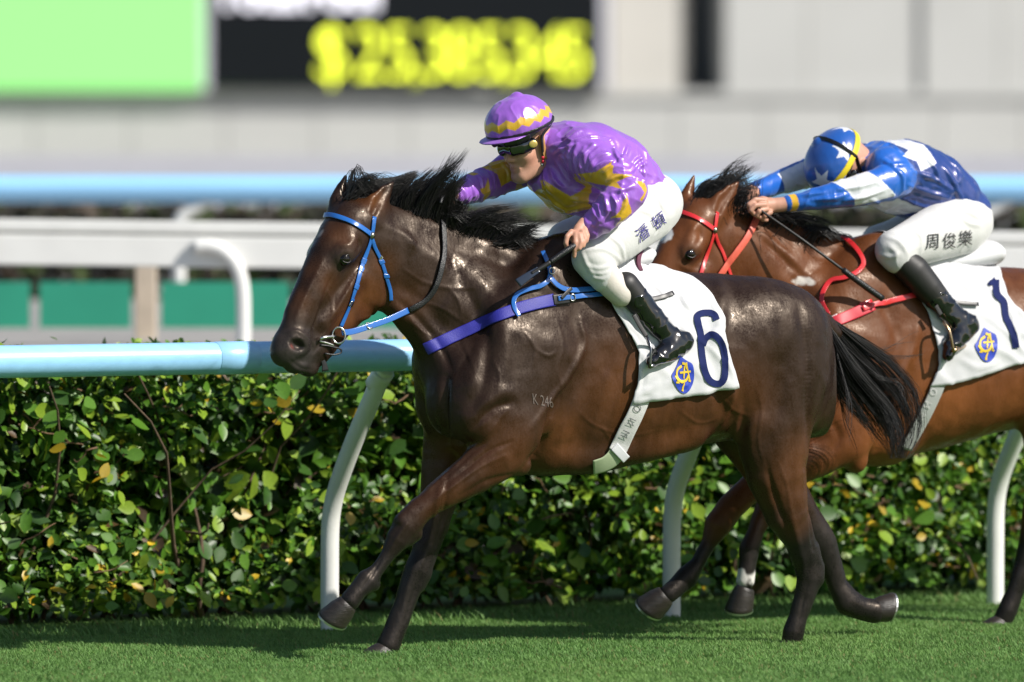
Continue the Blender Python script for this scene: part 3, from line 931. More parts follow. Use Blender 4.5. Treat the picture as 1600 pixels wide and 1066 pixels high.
for i, (px, w) in enumerate(((228, .056), (650, .056))):
    p = at_depth(px, 405, 11)
    o = box('beige_post', (-w, -w, 0), (w, w, p[2] - ZT + .02), m_beige, None, .008); o.location = (p[0], 11, ZT - .02)
    tag(o, 'square beige post standing left of the white gooseneck post' if i == 0 else 'square beige post half hidden behind the dark horse\'s throat', 'post', 'beige posts behind the white rail')

# green boards on the ground and the dark shrubs behind
pads = empty('green_barrier', (0, 13.5, 0), 'low row of green boards with dark gaps beyond the white rail', 'barrier')
for a, b in ((-900, -620), (-610, -340), (-330, -200), (-190, 46), (62, 204), (252, 452), (462, 650), (660, 900), (920, 1200), (1210, 1500), (1510, 1800), (1810, 2200)):
    wall_box('board', a, 441, b, 514, 13.5 - .03, 13.5 + .03, m_green_pad, pads, zbot=ZT - .02)
m_shrub = mat('far_shrub_leaf', tint=True, rough=.8, noise_amt=.3, nscale=3)

def leaf_mass(n, sampler, size, cols, name, m, parent=None, aim=None):
    C = sampler(n)
    a = RNG.normal(size=(n, 3)); a /= np.linalg.norm(a, axis=1)[:, None]
    nrm = RNG.normal(size=(n, 3)) * .75 + (np.array([0, -.8, .55]) if aim is None else aim); nrm /= np.linalg.norm(nrm, axis=1)[:, None]
    t = np.cross(nrm, a); t /= np.linalg.norm(t, axis=1)[:, None]; b = np.cross(nrm, t)
    L = size * RNG.uniform(.6, 1.25, (n, 1)); W = L * RNG.uniform(.5, .7, (n, 1))
    pts = [(-.5, 0, 0), (-.25, .38, .06), (.12, .42, .07), (.5, 0, -.06), (.12, -.42, .07), (-.25, -.38, .06), (0, 0, -.02)]
    V = np.stack([C + t * (x * L) + b * (y * W) + nrm * (z * L) for x, y, z in pts], 1).reshape(-1, 3)
    base = (np.arange(n) * 7)[:, None, None]
    F = (base + np.array([[0, 6, 1, 1], [1, 6, 2, 2], [2, 6, 3, 3], [3, 6, 4, 4], [4, 6, 5, 5], [5, 6, 0, 0]])[None])[..., :3].reshape(-1, 3)
    o = mesh_obj(name, V, F[:, ::-1], m, parent)
    k = RNG.choice(len(cols), n, p=[c[1] for c in cols]); cc = np.array([c[0] for c in cols])[k] * RNG.uniform(.75, 1.3, (n, 1))
    set_tint(o, np.repeat(cc, 7, 0)); return o

def far_hedge(n, x0, x1, y, z0, zt, d, label):
    def sm(k):
        x = RNG.uniform(x0, x1, k); z = z0 + RNG.uniform(0, 1, k) ** .8 * (zt - z0 + .03 * np.sin(x * 2.3) * np.sin(x * .77))
        return np.stack([x, y + RNG.uniform(-d, d, k), z], 1)
    o = leaf_mass(n, sm, .15, [((.030, .028, .020), .45), ((.05, .075, .018), .30), ((.055, .04, .028), .25)], 'clipped_hedge', m_shrub)
    tag(o, label, 'hedge')
far_hedge(16000, -11, 11, 22.0, ZT, 1.95 - 88 * 52 / 12000.0, .35, 'low dark clipped hedge running behind the white rail and green boards')

TURN = R(17)                                            # grandstand front turned sunward on purpose, so the grey wall gets brighter
for o in (stand, board):
    o.rotation_euler[2] += TURN; o.scale = (1 / math.cos(TURN), 1, 1)
    if o is board: o.location.y = YB - .60

# the near rail: pale blue tube on white gooseneck posts
rail = empty('running_rail', RAIL_A, 'pale blue running rail on white gooseneck posts in front of the hedge', 'rail')
ZR = 1.123
c0 = RAIL_N * .5
P = [RAIL_D * t + c0 + np.array([0, 0, ZR]) for t in np.linspace(-8, 15, 90)]
tube('rail_tube', P, .0635, m_blue, rail, 20)
for t in (-2.6, -.73, 4.05):
    tube('sleeve', [RAIL_D * (t + d) + c0 + np.array([0, 0, ZR]) for d in (-.09, -.088, .088, .09)], [.0637, .0655, .0655, .0637], m_blue, rail, 20)
post_bases = []
for k in (-4.2, -3.1, -2, 0, 1, 2, 3, 4, 5, 6, 7, 8):
    b = RAIL_D * (1.648 * k)
    q = [b + RAIL_N * o + np.array([0, 0, z]) for o, z in ((0, -.05), (0, .25), (.005, .42), (.03, .52), (.085, .62), (.20, .78), (.33, .94), (.40, 1.03), (.44, 1.07))]
    p = tube('post', catmull(q, 50), .038, m_white, rail, 14)
    q2 = [b + RAIL_N * o + np.array([0, 0, z]) for o, z in ((.36, 1.0), (.43, 1.055))]
    tube('bracket', catmull(q2, 5), .044, m_white, p, 12)
    post_bases.append(RAIL_A + b)

# the hedge: branches, leaves as parts where they show largest, the rest joined
HB = RAIL_A - RAIL_N * .58                              # line of its front face at ground
hedge = empty('leafy_hedge', HB, 'leafy green hedge with yellowed leaves running behind the blue rail', 'hedge')
def leaf_mat(name, col, col2):
    m = mat(name, col, rough=.42, spec=.45, noise_amt=.35, nscale=30, transl=.22); return m
LM = [leaf_mat('leaf_dark_green', (.040, .105, .014), 0), leaf_mat('leaf_green', (.090, .21, .018), 0), leaf_mat('leaf_light_green', (.22, .34, .028), 0), leaf_mat('leaf_yellow', (.40, .28, .02), 0)]
m_hleaf = mat('hedge_leaf', tint=True, rough=.42, spec=.45, noise_amt=.3, nscale=30, transl=.22)
m_bark = mat('hedge_bark', (.10, .065, .04), rough=.9, noise_amt=.4, nscale=30, bump=.4)
HCOL = [((.030, .082, .012), .30), ((.075, .18, .016), .40), ((.20, .31, .026), .24), ((.50, .34, .02), .035), ((.10, .06, .025), .025)]
def hpt(t, d, z): return RAIL_D * t - RAIL_N * d + np.array([0, 0, z])
def surf_off(t, z):
    """uneven front face of the hedge"""
    P = np.stack([t * 1.0, z * 1.0, 0 * t], -1)
    return .36 * (noise(P, 1.9, 4) - .5) + .22 * (noise(P, 4.5, 9) - .5) + .10 * np.maximum(0, .45 - z) + .26 * np.exp(-((z - .58 - .10 * np.sin(t * 2.1)) / .17) ** 2) * (.35 + 1.1 * noise(np.stack([t, 0 * t, 0 * t], -1), 1.1, 13))
def hs(k, a=-3.3, b=4.7):
    t = RNG.uniform(a, b, k); z = .06 + RNG.uniform(0, 1, k) ** .85 * 1.03
    d = surf_off(t, z) + RNG.uniform(0, 1, k) ** 2.2 * .7
    top = RNG.uniform(0, 1, k) < .2
    z = np.where(top, 1.06 + .10 * (noise(np.stack([t, d, 0 * t], 1), 3.1, 2) - .3) + RNG.normal(0, .02, k), z); d = np.where(top, RNG.uniform(0, .9, k), d)
    hole = noise(np.stack([t, z, 0 * t], 1), 3.2, 21)
    keep = (hole > .43) | (z > .88) | (RNG.uniform(0, 1, k) < .16)
    d = np.where(keep, d, d + .42)
    return t[:, None] * RAIL_D - d[:, None] * RAIL_N + z[:, None] * np.array([0, 0, 1.0])
AIM = RAIL_N * .8 + np.array([0, 0, .6])
rest = leaf_mass(32000, hs, .056, HCOL, 'foliage', m_hleaf, hedge, AIM); tag(rest, kind='stuff')
def hs_deep(k):
    t = RNG.uniform(-3.4, 4.8, k); z = RNG.uniform(.05, 1.08, k); d = RNG.uniform(.22, .9, k)
    return t[:, None] * RAIL_D - d[:, None] * RAIL_N + z[:, None] * np.array([0, 0, 1.0])
deep = leaf_mass(22000, hs_deep, .115, HCOL[:3] + [((.06, .04, .02), .06)], 'inner_foliage', m_hleaf, hedge, AIM); tag(deep, kind='stuff')
def hs_ends(k):
    t = np.where(RNG.uniform(0, 1, k) < .5, RNG.uniform(-7.5, -3.3, k), RNG.uniform(4.7, 15, k)); z = RNG.uniform(.05, 1.1, k); d = RNG.uniform(0, .8, k)
    return t[:, None] * RAIL_D - d[:, None] * RAIL_N + z[:, None] * np.array([0, 0, 1.0])
ends = leaf_mass(17000, hs_ends, .09, HCOL, 'end_foliage', m_hleaf, hedge, AIM); tag(ends, kind='stuff')
def sprig(n):
    t = RNG.uniform(-6, 8, n); z = 1.12 + RNG.uniform(0, .1, n)
    return t[:, None] * RAIL_D - RNG.uniform(.05, .5, n)[:, None] * RAIL_N + z[:, None] * np.array([0, 0, 1.0])
# individual leaves on the front
def leaf_mesh(i):
    pts = []
    L = 6
    for k in range(L + 1):
        f = k / L; w = math.sin(math.pi * f ** .8) ** .8 * .33 * (1 + .05 * i)
        pts.append((f - .5, w, .06 * w + .10 * math.sin(3 * f) * .4))
    V = []; F = []
    for k, (x, w, z) in enumerate(pts):
        V += [(x, -w, z), (x, 0, -.05 * math.sin(math.pi * k / L) - (.02 if k == L else 0) + .05 * math.sin(3 * k / L)), (x, w, z)]
    for k in range(L):
        a = 3 * k
        F += [(a, a + 3, a + 4, a + 1), (a + 1, a + 4, a + 5, a + 2)]
    return V, F
leaf_meshes = []
for i in range(3):
    for m in LM:
        V, F = leaf_mesh(i); me = bpy.data.meshes.new('leaf'); me.from_pydata(V, [], F); me.materials.append(m)
        me.polygons.foreach_set('use_smooth', np.ones(len(me.polygons), bool)); leaf_meshes.append(me)
def add_leaf(p, s, k, nrm):
    o = bpy.data.objects.new('leaf', leaf_meshes[RNG.integers(3) * 4 + k]); COL.objects.link(o); o.parent = hedge
    o.location = p
    q = Vector(nrm).to_track_quat('Z', 'Y')
    q = q @ Matrix.Rotation(random.uniform(0, 6.28), 4, 'Z').to_quaternion()
    o.rotation_mode = 'QUATERNION'; o.rotation_quaternion = q; o.scale = (s, s * random.uniform(.85, 1.15), s)
n_leaf = 0
while n_leaf < 296:
    t = RNG.uniform(-2.2, 3.6); z = RNG.uniform(.08, 1.08)
    w = HB + hpt(t, 0, z); px = 800 + w[0] * 12000 / (30 + w[1]); py = 231 + (1.95 - z) * 12000 / (30 + w[1])
    if not (-20 < px < 1620) or py < 560: continue
    if 690 < px < 1280 and py < 700: continue
    d = float(surf_off(np.array([t]), np.array([z]))[0]) - RNG.uniform(0, .07)
    nr = RAIL_N * .8 + np.array([0, 0, .5]) + RNG.normal(size=3) * .45
    k = int(RNG.choice(4, p=[.30, .38, .25, .07]))
    add_leaf(hpt(t, d, z), RNG.uniform(.055, .10), k, nr); n_leaf += 1
# stems and twigs
V, F = [], []
for i in range(150):
    t = RNG.uniform(-6, 8); d = RNG.uniform(.28, .75)
    p = hpt(t, d, -.02); Q = [p]
    dirv = np.array([0, 0, 1.0]) + RNG.normal(size=3) * np.array([.35, .35, .1])
    for k in range(5):
        p = p + dirv * RNG.uniform(.12, .24); dirv = dirv + RNG.normal(size=3) * .3; Q.append(p)
    Q = [np.array([q_[0], q_[1], min(q_[2], 1.08)]) for q_ in Q]
    v, f = tube_data(catmull(Q, 9), np.linspace(.011, .003, 9) * RNG.uniform(.6, 1.3), 5)
    b = sum(len(x) for x in V); V.append(v); F += [tuple(b + j for j in q) for q in f]
st = mesh_obj('stems', np.concatenate(V), F, m_bark, hedge); tag(st, kind='stuff')
V, F = [], []
for i in range(130):
    t = RNG.uniform(-3, 4); z = RNG.uniform(.1, 1.0); d = float(surf_off(np.array([t]), np.array([z]))[0]) + RNG.uniform(-.03, .1)
    p = hpt(t, d, z); dv = RAIL_D * RNG.choice([-1, 1]) * RNG.uniform(.5, 1) + np.array([0, 0, RNG.uniform(-.2, .7) if z < .8 else -.2]) + RAIL_N * RNG.uniform(-.3, .2)
    Q = [p + dv * s + RNG.normal(size=3) * .012 for s in np.linspace(0, RNG.uniform(.08, .3), 5)]
    v, f = tube_data(catmull(Q, 8), np.linspace(.0045, .0018, 8), 4)
    b = sum(len(x) for x in V); V.append(v); F += [tuple(b + j for j in q) for q in f]
tw = mesh_obj('twigs', np.concatenate(V), F, mat('hedge_twig', (.17, .10, .055), rough=.9, noise_amt=.4, nscale=30), hedge); tag(tw, kind='stuff')

# grass
m_grass = mat('grass_blades', tint=True, rough=.6, spec=.3, noise_amt=.25, nscale=6, transl=.25)
def grass(n, sampler, hmin, hmax, name, w=.0032):
    C = sampler(n); n = len(C)
    a = RNG.uniform(0, 2 * math.pi, n); H = RNG.uniform(hmin, hmax, n) * (0.7 + .6 * noise(C, 3.0, 2))
    lean = RNG.uniform(.2, 1.1, n) * H; b = RNG.uniform(0, 2 * math.pi, n)
    lx, ly = np.cos(b) * lean - .25 * H, np.sin(b) * lean
    wx, wy = np.cos(a) * w, np.sin(a) * w
    Z = np.zeros(n)
    p = lambda s, f, g: C + np.stack([s * wx + lx * f, s * wy + ly * f, H * g], 1)
    V = np.stack([p(-1, 0, 0), p(1, 0, 0), p(.7, .35, .55), p(-.7, .35, .55), p(0, 1, 1)], 1).reshape(-1, 3)
    i = (np.arange(n) * 5)[:, None]
    F = np.concatenate([i + np.array([[0, 1, 2]]), i + np.array([[0, 2, 3]]), i + np.array([[3, 2, 4]])])
    o = mesh_obj(name, V, F, m_grass)
    pat = noise(C, 1.3, 8)[:, None]
    c = np.array([.105, .215, .055]) * (1 - pat) + np.array([.155, .27, .07]) * pat
    c = c * RNG.uniform(.86, 1.16, (n, 1)); dry = RNG.uniform(0, 1, n) < .03
    c[dry] = np.array([.24, .20, .08])
    set_tint(o, np.repeat(c, 5, 0)); tag(o, kind='stuff'); return o
def gs(n):
    x = RNG.uniform(-2.6, 3.4, n); y = RNG.uniform(-2.3, 4.4, n)
    p = np.stack([x, y, 0 * x], 1); s = (p - HB) @ (-RAIL_N)
    return p[s < .25]
grass(330000, gs, .006, .017, 'grass', .0019)
def gs2(n):
    t = RNG.uniform(-5, 7, n); d = -RNG.uniform(-.2, .45, n) 
    return HB + t[:, None] * RAIL_D - d[:, None] * RAIL_N
grass(14000, gs2, .015, .045, 'grass')
def gs3(n):
    x = RNG.uniform(-9, 9, n); y = RNG.uniform(-7, 7, n)
    p = np.stack([x, y, 0 * x], 1); s = (p - HB) @ (-RAIL_N)
    return p[(s < .2) & ((y < -2.3) | (x < -2.6) | (x > 3.4))]
grass(90000, gs3, .02, .05, 'grass', .006)

# ------------------------------------------------------------------ the horses in the scene, coats, tack
m_coat = mat('bay_coat', rough=.40, spec=.32, rfine=.13, stint=(1.0, .84, .70), tint=True, noise_amt=.22, nscale=16, coat=.0, rvar=.14, bump=.14, bscale=70, stretch=(1, 1, .45))
m_coat2 = mat('bright_bay_coat', rough=.42, spec=.30, rfine=.12, stint=(1.0, .86, .74), tint=True, noise_amt=.18, nscale=16, coat=.0, rvar=.12, bump=.12, bscale=70, stretch=(1, 1, .45))
m_hair = mat('black_hair', (.007, .006, .006), rough=.42, spec=.4, noise_amt=.3, nscale=20)
m_eye = mat('horse_eye', (.005, .003, .002), rough=.07, spec=.5, noise_amt=0)
m_lid = mat('eyelid_skin', (.012, .009, .008), rough=.4, noise_amt=.2)
m_hoof = mat('dark_hoof', (.022, .017, .014), rough=.42, noise_amt=.45, nscale=22, bump=.25, bscale=60, stretch=(1, 1, 5))
m_shoe = mat('steel_shoe', (.55, .55, .56), rough=.35, metal=1.0)
m_steel = mat('steel_bit', (.60, .59, .56), rough=.22, metal=1.0, noise_amt=.1)
m_bstrap = mat('blue_strap', (.020, .125, .44), rough=.22, spec=.6, noise_amt=.08, coat=.3)
m_indigo = mat('indigo_webbing', (.020, .019, .27), rough=.55, noise_amt=.1, nscale=30, bump=.15, bscale=300)
m_rubber = mat('black_rubber', (.010, .010, .012), rough=.38, noise_amt=.2, bump=.3, bscale=250)
m_black = mat('black_strap', (.010, .010, .013), rough=.4)
m_rstrap = mat('red_strap', (.60, .025, .030), rough=.28, spec=.6, noise_amt=.08, coat=.3)
m_red = mat('red_webbing', (.50, .015, .035), rough=.5, noise_amt=.1)
m_orein = mat('orange_red_rein', (.62, .10, .06), rough=.45, noise_amt=.15, nscale=40)
m_rose = mat('rosette_metal', (.36, .33, .27), rough=.3, metal=1.0)

def gauss(P, frame, spots, lat=None):
    w = np.zeros(len(P))
    for px, py, r, a in spots:
        c = frame.loc(frame.at(px, py, .15))
        d = ((P[:, [0, 2]] - c[[0, 2]]) ** 2).sum(1)
        w = np.maximum(w, a * np.exp(-d / (r * r)))
    return w

def lerp(a, b, w): return a + (b - a) * w[:, None]

def finish_coat(o, frame, headf, dark, brown, spots, stockings, muzz, d, hs=1.0, black_leg=.55):
    v = verts_of(o).astype(float); n = normals_of(o)
    w = np.clip(gauss(v, frame, spots) * (0.75 + .6 * (noise(v, 6, 1) - .2)), 0, 1)
    c = lerp(np.tile(dark, (len(v), 1)), np.array(brown), w)
    leg = np.clip((black_leg - v[:, 2]) / .16 + .5 * (noise(v, 10, 6) - .5), 0, 1)
    c = lerp(c, np.array([.012, .0105, .0105]), leg)
    hp = headf.loc(frame.wld(v)) / hs
    m = H1.loc(H1.at(452, 555, 0)); dist = np.sqrt(((hp - m) ** 2).sum(1))
    c = lerp(c, np.array(muzz), np.clip((.15 - dist) / .08, 0, 1))
    e1 = H1.loc(H1.at(538, 406, .09)); e1[1] = abs(e1[1]); hq = hp.copy(); hq[:, 1] = np.abs(hq[:, 1])
    c = lerp(c, np.array(muzz), np.exp(-((hq - e1) ** 2).sum(1) / .05 ** 2) * .7)
    nz = H1.loc(H1.at(470, 537, .042)); nz[1] = abs(nz[1])
    c = lerp(c, np.array([.006, .005, .005]), np.exp(-((hq - nz) ** 2).sum(1) / .024 ** 2))
    nz = H1.loc(H1.at(454, 543, .042)); nz[1] = abs(nz[1])
    c = lerp(c, np.array([.26, .07, .06]), np.exp(-((hq - nz) ** 2).sum(1) / .010 ** 2))
    for (p, r, col, a) in stockings:
        q = frame.loc(p); dd = np.sqrt((((v - q) / r) ** 2).sum(1)) + .7 * (noise(v, 30, 4) - .5) + .35 * (noise(v, 70, 4) - .5)
        c = lerp(c, np.array(col), a * np.clip((1 - dd) / .25, 0, 1))
    set_tint(o, c)

# -- dark horse
horse1 = empty('racehorse', F1.o, 'dark brown racehorse in front, blue bridle, galloping under number 6 cloth', 'horse', 'racehorses galloping on the turf', F1.empty_rot())
body_1 = build_horse(body1(), F1, H1, horse1, m_coat, None)
bv = bvh_world(body_1, F1)
REL1 = [
    ([(706, 410), (738, 470), (760, 530), (757, 590), (738, 640)], .028, -.014),
    ([(745, 425), (775, 480), (790, 540), (782, 600)], .030, .008),
    ([(905, 500), (912, 540), (886, 590), (858, 630), (832, 668)], .016, .010),
    ([(876, 610), (862, 650), (846, 690), (822, 728)], .020, -.016),
    ([(900, 620), (885, 660), (868, 700)], .03, .010),
    ([(740, 668), (768, 640), (800, 628)], .016, -.010),
    ([(742, 640), (770, 622), (800, 612)], .03, .008),
    ([(792, 640), (760, 680), (722, 718), (690, 748), (664, 772)], .010, .0065),
    ([(800, 690), (765, 705), (725, 735), (690, 762)], .008, -.006),
    ([(790, 712), (750, 730), (712, 757), (680, 780)], .007, .0055),
    ([(800, 742), (760, 752), (720, 774)], .012, -.006),
    ([(640, 812), (622, 838), (606, 866)], .008, .005),
    ([(596, 872), (580, 900), (566, 920)], .006, -.005),
    ([(622, 470), (655, 500), (690, 545), (705, 580)], .016, -.010),
    ([(610, 372), (650, 385), (690, 410), (720, 440)], .03, .006),
    ([(1112, 560), (1122, 610), (1140, 655)], .035, -.020),
    ([(1150, 610), (1140, 640), (1128, 664)], .015, .012),
    ([(1160, 640), (1150, 668), (1148, 690)], .012, .008),
    ([(1120, 430), (1128, 470), (1120, 520), (1105, 560)], .03, .010),
    ([(1090, 470), (1100, 520), (1100, 560)], .03, -.010),
    ([(1250, 480), (1262, 560), (1262, 650), (1266, 730)], .022, -.010),
    ([(1215, 470), (1225, 560), (1216, 640), (1200, 700)], .03, -.006),
    ([(1196, 720), (1212, 780), (1232, 840)], .012, -.006),
    ([(1262, 780), (1266, 820), (1270, 860)], .010, -.008),
    ([(698, 590), (694, 640), (700, 690)], .018, -.020),
    ([(556, 432), (540, 460), (522, 490), (506, 512)], .010, .006),
    ([(528, 425), (512, 455), (494, 490), (482, 520)], .007, .0035),
    ([(512, 455), (520, 480), (516, 510)], .005, .0035),
    ([(540, 432), (526, 455), (520, 480)], .010, -.006),
    ([(555, 372), (545, 382), (530, 384), (520, 392)], .012, .006),
    ([(556, 398), (562, 384), (560, 372)], .012, -.008),
    ([(577, 380), (592, 400), (604, 440), (602, 470)], .014, -.007),
    ([(596, 352), (630, 366), (650, 385)], .02, .006),
    ([(484, 560), (492, 548), (500, 536)], .008, -.005),
    ([(668, 870), (650, 920), (632, 972)], .010, -.006), ([(652, 872), (640, 905), (628, 950)], .010, .004), ([(690, 760), (678, 810), (668, 856)], .012, .006), ([(700, 740), (694, 800), (680, 850)], .010, -.005),
    ([(1262, 912), (1254, 945), (1246, 985)], .008, -.005), ([(1252, 860), (1256, 890), (1250, 915)], .012, .005), ([(1230, 770), (1240, 820), (1250, 856)], .014, .006), ([(1200, 740), (1216, 790), (1236, 836)], .012, -.006),
    ([(1180, 640), (1172, 690), (1180, 730)], .02, .008), ([(1165, 600), (1160, 650), (1158, 690)], .02, -.006),
    ([(505, 405), (482, 452), (462, 500)], .011, .0055), ([(520, 432), (504, 470), (490, 508)], .013, -.0075), ([(508, 448), (494, 486), (482, 516)], .009, .005), ([(546, 424), (530, 446), (522, 470)], .012, .0055), ([(530, 470), (514, 500), (500, 520)], .010, -.005),
    ([(446, 520), (464, 518), (482, 528)], .009, .006), ([(486, 530), (488, 545), (478, 556)], .008, -.005), ([(560, 500), (580, 492), (598, 470)], .012, .006),
    ([(452, 562), (470, 575), (490, 578)], .006, -.004),
]
for p in ([(870, 500), (880, 540), (872, 580), (880, 620)], [(900, 640), (930, 665), (980, 680), (1030, 672)], [(940, 668), (955, 690), (952, 712)], [(650, 470), (690, 482), (725, 505)], [(630, 420), (660, 440), (700, 450), (740, 450)],
          [(700, 450), (716, 470), (722, 500)], [(1128, 618), (1145, 640), (1168, 650)], [(1180, 600), (1190, 640), (1185, 690), (1196, 730)], [(768, 690), (740, 712), (704, 744)], [(1215, 720), (1230, 760), (1238, 812)], [(820, 520), (836, 545), (830, 580)],
          [(836, 545), (856, 556), (870, 550)], [(640, 500), (664, 520), (690, 530)], [(1060, 640), (1090, 660), (1120, 655)], [(770, 560), (780, 590), (776, 620)], [(690, 800), (680, 840), (668, 870)]):
    REL1.append((p, .0072, .0028))
for i in range(7):   # faint ribs behind the girth
    x = 925 + i * 26
    REL1.append(([(x + 24, 590), (x + 12, 640), (x - 4, 690)], .014, .0026))
d1 = relief(body_1, F1, bv, REL1)
finish_coat(body_1, F1, H1, [.020, .0105, .0074], [.105, .038, .0135],
    [(960, 620, .22, .85), (1040, 660, .22, .75), (870, 690, .14, .9), (765, 715, .14, .75), (700, 780, .10, .5), (1235, 740, .17, .85), (1225, 830, .10, .7), (1120, 640, .2, .6),
     (590, 465, .10, 1.0), (556, 500, .07, .9), (520, 440, .06, .5), (480, 470, .05, .35), (520, 360, .05, .4), (545, 370, .06, .6), (500, 420, .05, .3), (608, 420, .07, .6), (640, 470, .10, .35), (600, 312, .05, .9), (690, 790, .12, .5), (900, 560, .1, .3)],
    [(F1.at(505, 372, .03), (.022, .022, .03), (.35, .30, .28), .55)], [.030, .026, .025], d1)
bv1 = bvh_world(body_1, F1)
eye(H1, horse1, F1, m_eye, m_lid)
hoof(horse1, 545, 941, .15, horse1, F1, (522, 975), m_hoof, m_shoe, ln=.088, rt=.044, rb=.062, toe_px=(490, 968), dlat=-.055)
hoof(horse1, 606, 1013, -.14, horse1, F1, (594, 1036), m_hoof, m_shoe, ln=.07, rt=.043, rb=.060, toe_px=(560, 1042), shoe=False)
hoof(horse1, 1236, 1006, .12, horse1, F1, (1229, 1028), m_hoof, m_shoe, ln=.07, rt=.040, rb=.055, toe_px=(1200, 1032), shoe=False)
hoof(horse1, 1362, 954, -.145, horse1, F1, (1392, 961), m_hoof, m_shoe, ln=.078, rt=.044, rb=.060, toe_px=(1398, 930))

def strands(guides, n, npt=9, spread=(8, .05), frame=F1, jit=.35, lenj=(.55, 1.15), bvh=None, lat0=0.0):
    """guides: (root px, root py, tip dx, tip dy, rise) interpolated along the crest"""
    G = np.array(guides, float); t = RNG.uniform(0, 1, n); out = np.empty((n, npt, 3))
    ts = np.linspace(0, 1, len(G)); g = np.stack([np.interp(t, ts, G[:, i]) for i in range(5)], 1)
    nl = 46; lt = np.sort(RNG.uniform(0, 1, nl)); lk = RNG.normal(size=(nl, 5)); lla = RNG.normal(0, spread[1], nl)
    for i in range(n):
        c = np.argmin(np.abs(lt - t[i]) + RNG.exponential(.012, nl)); k = lk[c]; L = RNG.uniform(*lenj) * (1 + .20 * k[0])
        la = lat0 + .45 * RNG.normal(0, spread[1]) + .8 * lla[c] - .06 * max(0, 1 - t[i] / .36)
        r = np.array([g[i, 0] + RNG.normal(0, spread[0]), g[i, 1] + RNG.normal(0, 2.0) + abs(la) * 40])
        lc = np.array([np.interp(lt[c], ts, G[:, q]) for q in range(5)])
        tip = np.array([lc[0] + lc[2] * L + k[1] * 9 + RNG.normal(0, 3.0), lc[1] + lc[3] * L + k[2] * 8 + RNG.normal(0, 3.0)])
        own = r + g[i, 2:4] * L; tip = .72 * tip + .28 * own
        rise = g[i, 4] * (1 + .5 * k[3]); cv = 5.0 * k[4] + RNG.normal(0, 1.5)
        dv = tip - r; nn = np.array([-dv[1], dv[0]]) / (np.linalg.norm(dv) + 1e-6)
        for j in range(npt):
            s = j / (npt - 1)
            q = r + dv * s ** (1.0 + .12 * k[3]) - np.array([0, rise]) * math.sin(math.pi * s) + nn * cv * math.sin(2 * math.pi * s * .8)
            out[i, j] = frame.at(q[0], q[1], la * (1 + .9 * s) + .02 * k[0] * s)
    return out
g1 = [(560, 308, 40, -10, 14), (574, 312, 56, -30, 12), (592, 318, 50, -42, 10), (614, 328, 38, -56, 6), (640, 333, 40, -62, 6), (660, 337, 42, -64, 6),
      (682, 344, 28, -62, 5), (697, 350, 14, -44, 4), (708, 355, 26, -16, 6), (735, 364, 52, -30, 7), (756, 372, 60, -26, 7), (784, 384, 50, -18, 6), (812, 394, 38, -10, 5), (842, 402, 26, 0, 4)]
mane1 = hair('mane', np.concatenate([strands(g1, 5600, npt=10, spread=(7, .022), lat0=.0), strands(g1[6:], 1600, npt=10, spread=(7, .02), lat0=.03)]), RNG.uniform(.0007, .0016, 7200), m_hair, horse1, F1)
fl = hair('forelock', strands([(530, 318, 20, 12, 10), (544, 310, 46, -16, 18), (556, 309, 56, -22, 14)], 520, spread=(5, .02), lat0=-.015), RNG.uniform(.0009, .0018, 520), m_hair, horse1, F1)

def tail_strands(curve, wid, n, frame, npt=14, lenj=(.55, 1.05), depth=.05, wav=3.0):
    out = np.empty((n, npt, 3)); c = np.array(curve, float)
    nl = max(4, n // 42); lu = RNG.normal(0, .50, nl); lp = RNG.uniform(0, 6.28, nl); ll = RNG.uniform(.62, 1.14, nl); lz = RNG.normal(0, depth, nl)
    for i in range(n):
        c_ = RNG.integers(nl); u = lu[c_] + RNG.normal(0, .10); L = RNG.uniform(*lenj) * ll[c_]; s = np.linspace(0, L, npt)
        Q = np.stack([np.interp(s, np.linspace(0, 1, 60), catmull(c, 60)[:, k]) for k in range(2)], 1)
        w = np.interp(s, np.linspace(0, 1, len(wid)), wid)
        T = np.gradient(Q, axis=0); T /= np.linalg.norm(T, axis=1)[:, None] + 1e-9
        N = np.stack([-T[:, 1], T[:, 0]], 1); ph = lp[c_] + RNG.normal(0, .5)
        Q = Q + N * (u * w + 2 * wav * s * np.sin(7 * s + ph))[:, None]
        la = lz[c_] + RNG.normal(0, depth * .3)
        for j in range(npt): out[i, j] = frame.at(Q[j, 0], Q[j, 1], la * (.3 + s[j]))
    return out
ts = np.concatenate([
    tail_strands([(1294, 508), (1318, 546), (1350, 590), (1385, 635), (1402, 676), (1404, 716)], [10, 26, 40, 42, 34, 18], 1900, F1),
    tail_strands([(1298, 520), (1309, 590), (1322, 650), (1330, 712)], [6, 8, 8, 10], 90, F1, lenj=(.5, 1.05), wav=5),
    tail_strands([(1300, 560), (1302, 610), (1300, 670)], [4, 6, 6], 30, F1, lenj=(.6, 1.05), wav=5),
    tail_strands([(1300, 515), (1340, 545), (1385, 548), (1440, 532)], [6, 10, 12, 12], 26, F1, lenj=(.6, 1.0), wav=5),
    tail_strands([(1310, 530), (1370, 590), (1410, 605), (1432, 655)], [8, 20, 12, 12], 26, F1, lenj=(.6, 1.0), wav=5)])
hair('tail', ts, RNG.uniform(.0008, .0016, len(ts)), m_hair, horse1, F1)

